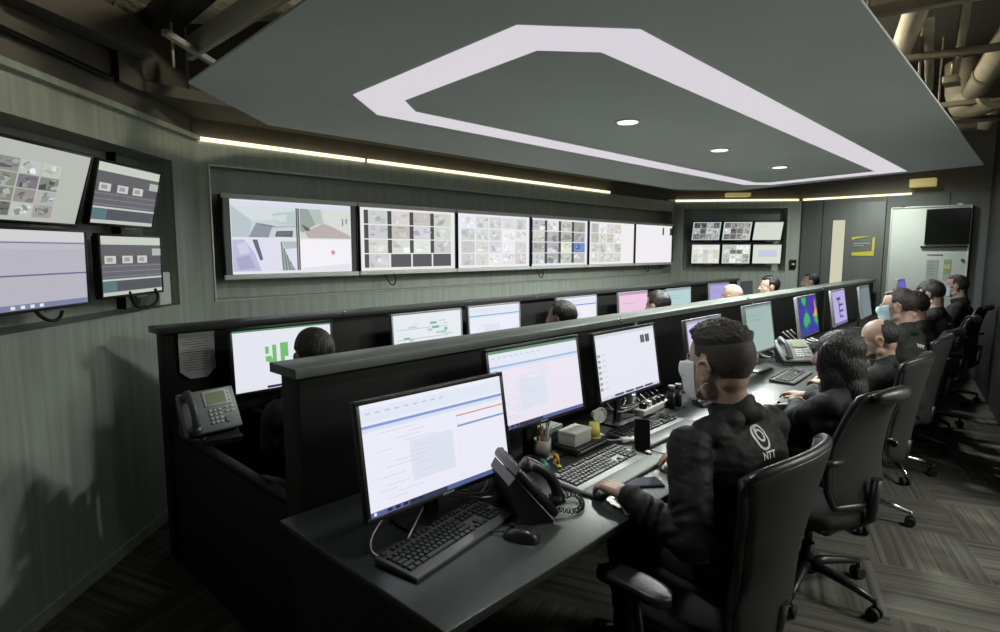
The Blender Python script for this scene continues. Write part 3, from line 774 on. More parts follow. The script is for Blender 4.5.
partition('desk_partition', .88, 8.0, 3.10, 3.25, 3.13, 3.22, 'black partition with a dark cap along the far row of desks', (1.9, 3.7, 5.6, 7.2), (), 0, mat('dark_cap_laminate', (.03, .033, .03), .35))

t = empty('desk', (.79, .92, 0), 0, 'long continuous dark grey desk of the near row', 'desk', None)
q = MB(); q.box((4.09, .39, .716), (8.18, .79, .028), bev=.003); q.build('worktop', M_desk, t)
q = MB(); q.box((.05, .42, .35), (.03, .7, .70)); q.build('side_panel', M_black, t)
q = MB(); q.box((4.09, .77, .40), (8.1, .02, .56)); q.build('modesty_panel', M_black, t)
for x in (2.75, 5.2, 7.6):
    q = MB(); q.box((x, .5, .35), (.03, .5, .70)); q.build('support_panel', M_black, t)
t = empty('desk', (1.3, 2.42, 0), 0, 'long continuous black desk of the far row behind the near partition', 'desk', None)
q = MB(); q.box((3.32, .35, .716), (6.64, .70, .028), bev=.003); q.build('worktop', M_desk, t)
q = MB(); q.box((.06, .4, .35), (.03, .6, .70)); q.build('side_panel', M_black, t)
q = MB(); q.box((3.32, .66, .35), (6.6, .02, .70)); q.build('modesty_panel', M_black, t)
t = empty('end_panel', (.93, 2.5, 0), 0, 'black end panel closing the gap between the two partitions', 'panel')
q = MB(); q.box((0, .0, .34), (.03, 1.20, .66)); q.build('board', M_black, t)
q = MB(); q.box((0, 0, .69), (.04, 1.20, .02), bev=.003); q.build('edge_strip', M_black, t)
q = MB(); q.prism([(-.07, -.16), (.10, -.2), (.16, .1), (-.06, .16)], -.012, .012)
o = q.build('phone_shelf', M_desk); o.location = (.98, 2.86, .71); tag(o, 'small grey shelf at the open end of the far row, under the grey phone', 'shelf')

# ------------------------------------------------------------------ monitors on the desks
GN, GB = 'monitors along the near desk', 'monitors along the far desk'
Zd = .73
TL = R(-9)
monitor('monitor', .55, .312, c_sheet(bar=(128, 150, 208), orange=True, seed=1), (1.14, 1.33, Zd), R(-1), 'black monitor nearest the camera showing a pale office window with blue bars', .262, TL, bw=.013, group=GN)
monitor('monitor', .535, .300, c_sheet(bar=(150, 186, 224), top=(96, 140, 110), tint=(232, 226, 238), seed=2, pink=True), (1.775, 1.47, Zd), R(-1), 'black monitor with a green top line and a pink column, behind the white carton', .318, TL, bw=.013, group=GN)
monitor('monitor', .535, .300, c_messages(), (2.455, 1.47, Zd), R(0), 'black monitor with two tiny faces in its upper right corner', .308, TL, bw=.013, group=GN)
monitor('monitor', .46, .31, c_plain((206, 200, 236)), (3.33, 1.47, Zd), R(0), 'silver edged monitor mostly hidden behind the masked man\'s head', .285, TL, M_silver, .012, group=GN)
monitor('monitor', .48, .315, c_plain((160, 182, 178)), (4.20, 1.47, Zd), R(0), 'silver monitor with a dull teal page, to the right of the masked man\'s head', .305, TL, M_silver, .012, group=GN)
monitor('monitor', .56, .315, c_colour(), (5.33, 1.48, Zd), R(2), 'silver monitor with a vivid blue and green picture', .30, TL, M_silver, .012, group=GN)
monitor('monitor', .52, .32, c_diagram(), (6.32, 1.48, Zd), R(2), 'monitor with a lilac screen and a dark line diagram', .30, TL, M_silver, .012, group=GN)
monitor('monitor', .56, .32, c_plain((112, 128, 134)), (7.38, 1.48, Zd), R(3), 'monitor with a grey-blue empty screen, after the lilac one', .29, TL, M_silver, .012, group=GN)
monitor('monitor', .42, .26, c_plain((92, 84, 190)), (8.45, 1.32, Zd), R(0), 'farthest monitor of the near desk, a purple sliver above the heads', .36, TL, M_silver, .012, group=GN)
monitor('monitor', .55, .318, c_green(), (1.455, 2.98, Zd), R(0), 'far row monitor with green blocks on a white page', .275, R(-3), group=GB)
monitor('monitor', .575, .318, c_map(), (2.455, 2.98, Zd), R(0), 'far row monitor showing a pale map with green patches', .275, R(-3), M_silver, .012, group=GB)
monitor('monitor', .53, .318, c_sheet(bar=(110, 180, 210), seed=6), (3.09, 2.98, Zd), R(0), 'far row monitor with a light blue bar, beside the pale map', .28, R(-3), M_silver, .012, group=GB)
monitor('monitor', .56, .318, c_sheet(bar=(104, 128, 206), seed=7), (4.12, 2.98, Zd), R(0), 'far row monitor with a dark blue bar, partly behind a head', .28, R(-3), M_silver, .012, group=GB)
monitor('monitor', .52, .318, ([(0, 0, 1, .06, (196, 140, 180)), (.1, .3, .5, .33, (214, 170, 200), 2)], (232, 196, 222)), (5.05, 2.98, Zd), R(0), 'far row monitor with a pink page', .275, R(-3), M_silver, .012, group=GB)
monitor('monitor', .56, .318, c_plain((178, 206, 212)), (6.0, 2.98, Zd), R(0), 'far row monitor with a pale cyan page', .265, R(-3), M_silver, .012, group=GB)
monitor('monitor', .56, .318, c_plain((168, 160, 220)), (7.08, 2.98, Zd), R(0), 'far row monitor with a lilac page behind the bald head', .28, R(-3), M_silver, .012, group=GB)
monitor('monitor', .44, .32, c_plain((58, 64, 68)), (7.72, 2.90, Zd), R(0), 'farthest far row monitor with a dark screen', .285, R(-3), M_silver, .012, group=GB)

# ------------------------------------------------------------------ keyboards
def keyboard(loc, rz, label, case=M_keycase, key=M_key, palm=None, w=.45, group='keyboards on the near desk'):
    t = empty('keyboard', loc, rz, label, 'keyboard', group)
    T = Matrix.Rotation(R(4), 4, 'X')
    b = MB(); b.box((0, 0, .011), (w, .155, .018), bev=.005, M=T); b.build('case', case, t)
    k = MB(); p = .0187; x0 = -.5*w+.012
    def keyb(cx, cy, kw, kh=1):
        ww, hh = kw*p-.0028, kh*p-.0028
        bm = k.bm; z0, z1 = .019, .0265; i = .0016
        lo = [bm.verts.new(T @ V((cx+sx*ww/2, cy+sy*hh/2, z0))) for sx, sy in ((-1, -1), (1, -1), (1, 1), (-1, 1))]
        hi = [bm.verts.new(T @ V((cx+sx*(ww/2-i), cy+sy*(hh/2-i), z1))) for sx, sy in ((-1, -1), (1, -1), (1, 1), (-1, 1))]
        bm.faces.new(hi)
        for a in range(4): bm.faces.new((lo[a], lo[(a+1) % 4], hi[(a+1) % 4], hi[a]))
    s = (w-.024)/(22.6*p)
    def row(y, items, x=0, kh=1):
        for it in items:
            if it < 0: x += -it; continue
            keyb(x0+(x+it/2)*p*s, y, it*s, kh); x += it
    yt = .064
    row(yt, [1, -1, 1, 1, 1, 1, -.5, 1, 1, 1, 1, -.5, 1, 1, 1, 1, -.25, 1, 1, 1, -.35, 1, 1, 1, 1])
    row(yt-.026, [1]*13+[2, -.25, 1, 1, 1, -.35, 1, 1, 1, 1])
    row(yt-.026-p, [1.5]+[1]*12+[1.5, -.25, 1, 1, 1, -.35, 1, 1, 1, 1])
    row(yt-.026-2*p, [1.75]+[1]*11+[2.25, -3.6, 1, 1, 1])
    row(yt-.026-3*p, [2.25]+[1]*10+[2.75, -1.25, 1, -1.35, 1, 1, 1, 1])
    row(yt-.026-4*p, [1.25, 1.25, 1.25, 6.25, 1.25, 1.25, 1.25, 1.25, -.25, 1, 1, 1, -.35, 2, 1])
    k.build('keys', key, t)
    if palm:
        q = MB(); q.box((0, -.115, .008), (w+.01, .075, .016), bev=.006); q.build('palm_rest', palm, t)
    return t
keyboard((1.075, 1.225, Zd), R(9), 'black keyboard nearest the camera, in front of the nearest monitor')
keyboard((1.84, 1.215, Zd), R(2), 'keyboard with a grey-green palm rest under the masked man\'s hand', M_keycase2, M_key, M_palm, .48)
keyboard((2.43, 1.345, Zd), R(0), 'grey keyboard beside the power strip, in front of the messages monitor', M_keycase, M_plastic, M_keycase, .48)
keyboard((4.1, 1.22, Zd), R(3), 'dark keyboard below the grey desk phone', M_keycase, M_key, None, .46)

# ------------------------------------------------------------------ mice
def mouse(loc, rz, label, cord=None, m=M_plastic):
    t = empty('mouse', loc, rz, label, 'mouse')
    b = MB()
    def f(u, v):
        x = (u-.5)*2; y = (v-.5)*2
        r = math.sqrt(max(0, 1-y*y)); w = .033*(r**.55)
        z = .036*max(0, (1-x**4))**.5*max(0, (1-abs(y)**2.6))**.6*(1-.18*y)
        return (x*w, y*.058, z)
    b.grid(f, 14, 18); b.build('shell', m, t)
    q = MB(); q.cone((-.003, .03, .031), (.003, .03, .031), .009, .009, 12); q.build('wheel', M_rubber, t)
    if cord:
        P = [V(p) for p in cord]
        for _ in range(3):
            Q = [P[0]]
            for a, b_ in zip(P, P[1:]): Q += [a.lerp(b_, .25), a.lerp(b_, .75)]
            Q.append(P[-1]); P = Q
        q = MB(); q.tube(P, .0025, 6); q.build('cord', M_cable, t)
    return t
mouse((1.225, 1.075, Zd), R(20), 'black mouse lying in front of the nearest keyboard', [(0, .055, .012), (-.02, .13, .004), (-.03, .25, .004), (.03, .36, .004), (.0, .5, .01)])
mouse((3.02, 1.36, Zd), R(-40), 'black mouse behind the masked man\'s chin by the two black bottles')
mouse((3.25, .99, Zd), R(5), 'black mouse under the long-haired woman\'s hand', [(0, .05, .012), (-.03, .15, .004), (.03, .3, .004), (.1, .45, .01)])
mouse((2.13, 1.03, Zd), R(-5), 'black mouse beside the palm rest under the masked man\'s right hand', [(0, .05, .012), (.03, .12, .004), (.0, .22, .004), (.1, .4, .01)])

# ------------------------------------------------------------------ desk phones
def desk_phone(loc, rz, label, body, lcd=M_lcd, tilt=40, panelm=None):
    t = empty('desk_phone', loc, rz, label, 'phone')
    T = Matrix.Translation((0, -.055, .012)) @ Matrix.Rotation(R(tilt), 4, 'X')
    b = MB(); b.box((0, .10, .018), (.255, .205, .03), bev=.010, M=T)
    b.build('body', body, t)
    c_, s_ = math.cos(R(tilt)), math.sin(R(tilt)); q = MB()
    W_ = Matrix(((0, 0, 1, 0), (1, 0, 0, 0), (0, 1, 0, 0), (0, 0, 0, 1)))
    q.prism([(-.062, .0), (-.05, .016), (-.055+.19*c_, .19*s_+.012), (-.035+.19*c_, .19*s_-.01), (-.02+.10*c_, 0)], -.115, .115, W_); q.build('wedge_stand', M_plastic, t)
    q = MB(); q.box((.04, .155, .034), (.125, .075, .006), bev=.003, M=T); q.build('display_frame', panelm or body, t)
    q = MB(); q.box((.035, .155, .0375), (.085, .055, .002), M=T); q.build('lcd', lcd, t)
    q = MB()
    for i in range(3):
        for j in range(4): q.box((-.005+i*.021, .095-j*.019, .036), (.014, .011, .006), bev=.002, M=T)
    for i in range(4): q.box((.072+(i % 2)*.024, .10-(i//2)*.02, .036), (.018, .009, .005), bev=.002, M=T)
    for i in range(4): q.box((.095, .185-i*.017, .037), (.010, .008, .005), bev=.002, M=T)
    q.build('keys', M_white if body is M_phone else M_ink, t)
    q = MB(); q.cone(T @ V((.07, .045, .033)), T @ V((.07, .045, .039)), .016, .016, 16); q.build('round_key', body, t)
    # handset: two cups joined by an arched grip, lying along the left side
    q = MB(); pts = []
    for k in range(13):
        a = k/12; y = .005+a*.19; z = .052+.030*math.sin(PI*a)
        pts.append(T @ V((-.092, y, z)))
    q.tube(pts, [.017+.005*abs(k/6-1)**2 for k in range(13)], 12)
    for y in (.022, .178): q.ell(T @ V((-.092, y, .050)), (.027, .027, .020))
    me = remesh(q, 'handset', .004, 5); link('handset', me, t, [M_plastic if body is not M_phone else M_phone_dark])
    return t
M_phone_dark = mat('slate_phone_plastic', (.075, .085, .085), .38)
def coil(pts, r, label, n=26, m=M_plastic):
    P = [V(p) for p in pts]
    for _ in range(3):
        Q = [P[0]]
        for a, b_ in zip(P, P[1:]): Q += [a.lerp(b_, .25), a.lerp(b_, .75)]
        Q.append(P[-1]); P = Q
    L = [0]
    for a, b_ in zip(P, P[1:]): L.append(L[-1]+(b_-a).length)
    out = []
    N = n*10
    for k in range(N+1):
        s = L[-1]*k/N; i = 0
        while i < len(L)-2 and L[i+1] < s: i += 1
        f = (s-L[i])/max(1e-6, L[i+1]-L[i]); c = P[i].lerp(P[i+1], f); d = (P[i+1]-P[i]).normalized()
        x = d.cross(V((0, 0, 1))).normalized(); y = x.cross(d); a = 2*PI*n*k/N
        out.append(c+x*math.cos(a)*r+y*math.sin(a)*r)
    t = MB(); t.tube(out, .0022, 5); return tag(t.build('coiled_cord', m), label, 'cord')
desk_phone((.985, 2.82, .722), R(4), 'grey desk phone with a green display at the open end of the far row', M_phone, tilt=62, panelm=M_white)
desk_phone((1.375, 1.205, Zd), R(62), 'black desk phone standing between the two nearest keyboards', M_plastic, M_ink, tilt=50)
desk_phone((4.66, 1.37, Zd), R(-40), 'grey desk phone on the near desk between the teal and the blue screens', M_phone, tilt=42)
coil([(1.41, 1.10, .755), (1.45, 1.05, .745), (1.50, 1.055, .742), (1.545, 1.09, .742), (1.56, 1.13, .75), (1.50, 1.15, .745), (1.46, 1.17, .76)], .008, 'black coiled cord bunched beside the black desk phone')
coil([(.87, 2.76, .735), (.87, 2.70, .735), (.91, 2.68, .735), (.93, 2.72, .735)], .008, 'coiled cord of the grey phone at the open end of the far row', 16)

# ------------------------------------------------------------------ desk clutter
t = empty('paper_holder', (1.055, 3.115, 1.045), 0, 'pale printed sheets with cut lower corners pinned on the far partition', 'notice')
Mx = Matrix.Rotation(R(90), 4, 'X')
q = MB(); q.prism([(-.085, .115), (.085, .115), (.085, -.075), (.04, -.115), (-.04, -.115), (-.085, -.075)], 0, .004, Mx); q.build('sheet', M_paper, t)
q = MB(); q.prism([(-.085, .118), (.085, .118), (.085, .095), (-.085, .095)], .004, .008, Mx); q.build('clip_strip', M_phone, t)
q = MB(); rn = random.Random(9)
for r_ in range(13): q.box((rn.uniform(-.01, .01), -.0048, .085-r_*.013), (rn.uniform(.08, .14), .0012, .003))
q.box((0, -.0052, .02), (.15, .0015, .003)); q.build('print_pattern', M_ink, t)

t = empty('card_box', (1.36, 2.86, Zd), R(8), 'small box of red and white cards next to the grey phone of the far row', 'box')
q = MB(); q.box((0, 0, .03), (.13, .07, .05), bev=.004); q.build('tray', M_phone_dark, t)
q = MB(); q.box((-.02, -.01, .058), (.07, .045, .014), rot=(.1, 0, 0), bev=.002); q.build('red_card', M_red, t)
q = MB(); q.box((.035, .01, .060), (.05, .04, .010), rot=(-.1, .1, 0), bev=.002); q.build('white_card', M_white, t)

t = empty('pen_cup', (1.80, 1.47, Zd), 0, 'grey pen cup full of pens under the second monitor', 'cup')
def tumbler(b, r0, r1, h, th=.0025, n=24):
    prof = [(0, 0), (r0, 0), (r1, h), (r1-th, h), (r0-th, th), (0, th)]
    vs = []
    for (r, z) in prof:
        if r == 0: vs.append([b.bm.verts.new((0, 0, z))]*n)
        else: vs.append([b.bm.verts.new((r*math.cos(2*PI*k/n), r*math.sin(2*PI*k/n), z)) for k in range(n)])
    for A, B in zip(vs, vs[1:]):
        for k in range(n):
            f = [A[k], A[(k+1) % n], B[(k+1) % n], B[k]]; g = []
            for v in f:
                if v not in g: g.append(v)
            fc = b.bm.faces.new(g); fc.smooth = True
q = MB(); tumbler(q, .034, .036, .075); q.build('cup', mat('cup_beige', (.30, .28, .25), .5), t)
rn = random.Random(4)
for i, mm in enumerate((M_white, M_yellow, M_green, M_plastic, M_red, M_phone, M_white)):
    a = i*.95; dx, dy = math.cos(a)*.02, math.sin(a)*.02
    p = empty('pen', (1.80+dx*.5, 1.47+dy*.5, Zd+.005), 0, ['white pen', 'yellow pencil', 'green pen', 'black pen', 'red pen', 'grey pen', 'second white pen'][i]+' standing in the grey pen cup', 'pen', 'pens in the grey cup')
    h = .125+rn.uniform(0, .02)
    q = MB(); q.cone((0, 0, 0), (dx*1.0, dy*1.0, h), .004, .004, 8); q.build('barrel', mm, p)
    q = MB(); q.cone((dx, dy, h), (dx*1.05, dy*1.05, h+.008), .004, .0015, 8); q.build('tip', M_plastic, p)
t = empty('glue_stick', (1.715, 1.385, Zd+.012), R(-35), 'teal glue bottle lying behind the black desk phone', 'bottle')
q = MB(); q.cone((0, -.035, 0), (0, .03, 0), .011, .011, 16); q.build('barrel', M_teal, t)
q = MB(); q.cone((0, .03, 0), (0, .052, 0), .009, .006, 16); q.build('cap', M_green, t)
t = empty('tape_roll', (1.765, 1.37, Zd+.022), R(-30), 'orange tape roll standing beside the teal bottle', 'tape')
q = MB(); q.tube([(0, .018*math.cos(a), .018*math.sin(a)) for a in [2*PI*k/24 for k in range(24)]], .007, 8, closed=True); q.build('roll', M_orange, t)
q = MB(); q.box((.0, -.01, -.017), (.018, .06, .008), bev=.003); q.build('holder', M_yellow, t)
t = empty('docking_box', (2.0, 1.425, Zd), R(3), 'flat black box carrying the pale carton', 'box')
q = MB(); q.box((0, 0, .018), (.24, .13, .032), bev=.005); q.build('shell', M_plastic, t)
q = MB(); q.box((.0, -.067, .018), (.2, .003, .006)); q.build('front_slot', M_phone, t)
t = empty('carton', (1.955, 1.42, Zd+.0345), R(3), 'pale closed carton on the flat black box', 'carton')
q = MB(); q.box((0, 0, .029), (.125, .085, .056), bev=.002); q.build('tray', M_box, t)
q = MB(); q.box((0, 0, .053), (.129, .089, .014), bev=.002); q.build('lid', mat('carton_lid', (.50, .50, .45), .8), t)
t = empty('device_box', (1.90, 1.52, Zd), R(3), 'grey taller box behind the pale carton', 'box')
q = MB(); q.box((0, 0, .05), (.12, .07, .10), bev=.003); q.build('shell', M_phone, t)
q = MB(); q.box((0, 0, .101), (.1, .05, .003)); q.build('lid', M_keycase2, t)
t = empty('yellow_cup', (2.068, 1.40, Zd+.0345), 0, 'upturned yellow cup next to the pale carton', 'cup')
q = MB(); q.cone((0, 0, 0), (0, 0, .065), .029, .022, 28); q.build('cup', M_yellow, t)
q = MB(); q.cone((0, 0, 0), (0, 0, .006), .031, .031, 28); q.build('rim', M_yellow, t)
t = empty('desk_fan', (2.17, 1.45, Zd), R(-20), 'tiny white desk fan beside the yellow cup', 'fan')
q = MB(); q.cone((0, 0, 0), (0, 0, .01), .035, .03, 20); q.cone((0, 0, .01), (0, 0, .085), .006, .005, 10); q.build('stand', M_white, t)
q = MB(); q.cone((0, .02, .10), (0, -.012, .105), .02, .03, 20); q.ell((0, .02, .10), (.019, .02, .019)); q.build('motor_housing', M_white, t)
q = MB(); q.tube([(.034*math.cos(a), -.016, .105+.034*math.sin(a)) for a in [2*PI*k/24 for k in range(24)]], .003, 6, closed=True)
for k in range(4):
    a = PI*k/4; q.cone((.033*math.cos(a), -.018, .105+.033*math.sin(a)), (-.033*math.cos(a), -.018, .105-.033*math.sin(a)), .001, .001, 6)
q.build('fan_guard', M_white, t)
t = empty('usb_hub', (2.20, 1.31, Zd), R(-30), 'small white plug adapter lying between the two middle keyboards', 'adapter')
q = MB(); q.box((0, 0, .012), (.07, .035, .022), bev=.006); q.build('shell', M_white, t)
q = MB(); q.box((-.037, 0, .012), (.008, .016, .010), bev=.002); q.build('plug', M_chrome, t)
cable([(2.17, 1.33, .745), (2.12, 1.36, .745), (2.1, 1.40, .76), (2.14, 1.44, .78)], .003, M_wcable, 'white lead of the plug adapter behind the palm rest keyboard')
t = empty('phone_stand', (2.135, 1.205, Zd), R(-55), 'black stand at the right end of the palm rest keyboard', 'stand')
q = MB(); q.box((0, 0, .005), (.075, .09, .009), bev=.004); q.build('foot', M_plastic, t)
q = MB(); q.box((0, .02, .045), (.05, .006, .08), rot=(R(-18), 0, 0), bev=.002); q.build('back_plate', M_plastic, t)
t = empty('smartphone', (2.133, 1.203, Zd+.0105), R(-55), 'dark smartphone propped upright on the black stand', 'smartphone')
q = MB(); q.box((0, -.0, .066), (.066, .008, .128), rot=(R(-18), 0, 0), bev=.004); q.build('case', M_plastic, t)
q = MB(); q.box((0, -.005, .066), (.060, .001, .120), rot=(R(-18), 0, 0)); q.build('screen', M_glasspane, t)
t = empty('smartphone', (1.825, 1.03, Zd), R(52), 'smartphone lying face up on the desk by the masked man\'s left sleeve', 'smartphone')
q = MB(); q.box((0, 0, .005), (.076, .156, .009), bev=.004, seg=3); q.build('case', M_phone_dark, t)
q = MB(); q.box((0, 0, .0098), (.068, .146, .0008)); q.build('screen', mat('phone_glass', (.025, .027, .05), .12), t)
t = empty('power_strip', (2.74, 1.49, Zd), R(4), 'white power strip with black plugs under the messages monitor', 'power strip')
q = MB(); q.box((0, 0, .018), (.30, .055, .034), bev=.006); q.build('shell', M_white, t)
for k in range(5):
    q = MB(); q.box((-.11+k*.055, 0, .05), (.03, .035, .03), bev=.005); q.cone((-.11+k*.055, 0, .06), (-.10+k*.055, .05, .09), .004, .003, 8); q.build('plug', M_plastic if k != 1 else M_white, t)
for i, (x, y) in enumerate(((2.86, 1.445), (2.925, 1.44))):
    t = empty('small_bottle', (x, y, Zd), 0, ['left one of two small black bottles with pale caps behind the mask', 'right one of two small black bottles with pale caps behind the mask'][i], 'bottle', 'two small black bottles')
    q = MB(); q.cone((0, 0, 0), (0, 0, .095), .022, .022, 20); q.cone((0, 0, .095), (0, 0, .11), .022, .016, 20); q.build('bottle_body', M_plastic, t)
    q = MB(); q.cone((0, 0, .11), (0, 0, .122), .018, .018, 20); q.build('cap', M_phone, t)
t = empty('plug_adapter', (2.66, 1.57, Zd), R(10), 'white upright plug adapter behind the power strip', 'adapter')
q = MB(); q.box((0, 0, .045), (.045, .04, .09), bev=.006); q.build('shell', M_white, t)
q = MB(); q.box((0, -.021, .05), (.02, .003, .03), bev=.001); q.build('socket', M_ink, t)
# loose cables
rn = random.Random(12)
CB = 'loose cables behind the nearest monitors'
cable([(1.05, 1.45, .78), (.92, 1.40, .74), (.855, 1.30, .738), (.90, 1.24, .738), (1.0, 1.31, .75), (1.12, 1.40, .76)], .0028, M_wcable, 'thin pale cable looping past the left end of the nearest keyboard', group=CB)
for k in range(5):
    y = 1.30+k*.03; x = 1.42+rn.uniform(-.03, .03)
    cable([(x-.22, 1.45+rn.uniform(-.05, .05), .76+.03*k), (x-.12, y-.02, .745+rn.uniform(0, .03)), (x, y+rn.uniform(-.02, .02), .76+rn.uniform(0, .04)), (x+.05, y+.10, .80+rn.uniform(0, .04)), (x+.02, y+.2, .78)], .0032, M_wcable, 'white cable in the tangle between the nearest monitor and the black phone', group=CB)
for k in range(4):
    cable([(1.15+k*.05, 1.55, .9), (1.1+k*.07, 1.47, .76), (1.3+rn.uniform(-.05, .05), 1.5, .75), (1.5+k*.02, 1.56, .80)], .004, M_cable, 'black cable in the tangle under the nearest monitor', group=CB)
for k in range(5):
    cable([(2.3+k*.08, 1.62, .95), (2.36+k*.06, 1.56, .80), (2.5+rn.uniform(-.08, .08), 1.5, .76+.01*k), (2.62+k*.03, 1.50, .79), (2.66+k*.04, 1.49, .80)], .0035, M_wcable if k % 2 else M_cable, 'pale cable reaching the power strip' if k % 2 else 'black cable reaching the power strip', group='cables at the power strip')
for k in range(3):
    cable([(2.78+k*.04, 1.69, 1.12-.02*k), (2.80+k*.03, 1.66, 1.02), (2.74+k*.03, 1.67, .93), (2.72, 1.64, .85)], .003, M_wcable, 'pale cable hanging on the partition left of the masked man', group='hanging cables on the partition')
for k in range(7):
    x = 4.5+k*.04
    cable([(x-.1, 1.60, .86), (x, 1.54+rn.uniform(-.05, .05), .76), (x+.15, 1.5+rn.uniform(-.08, .08), .75+rn.uniform(0, .04)), (x+.3, 1.58, .78)], .005, M_wcable if k % 2 else M_cable, ('pale' if k % 2 else 'black')+' cable bunched behind the teal screen', group='cables bunched behind the teal screen')
for k in range(6):
    x = 5.15+k*.05
    cable([(x-.1, 1.60, .9), (x, 1.50+rn.uniform(-.05, .05), .77), (x+.12, 1.42+rn.uniform(-.06, .06), .75+rn.uniform(0, .05)), (x+.3, 1.55, .79)], .006, M_wcable if k % 2 else M_cable, ('pale' if k % 2 else 'black')+' cable heaped under the blue picture screen', group='cables heaped under the blue screen')
t = empty('cable_box', (4.42, 1.60, Zd), R(10), 'pale cable box under the teal screen', 'box')
q = MB(); q.box((0, 0, .035), (.16, .08, .07), bev=.015); q.build('shell', M_wcable, t)
q = MB(); q.box((0, -.041, .035), (.08, .003, .01)); q.build('slot', M_plastic, t)

# ------------------------------------------------------------------ office chairs
def lerp(a, b, t): return a+(b-a)*t
def profile(tab, v):
    for (a, x), (b, y) in zip(tab, tab[1:]):
        if v <= b: 
            t = (v-a)/(b-a); t = t*t*(3-2*t); return lerp(x, y, t)
    return tab[-1][1]

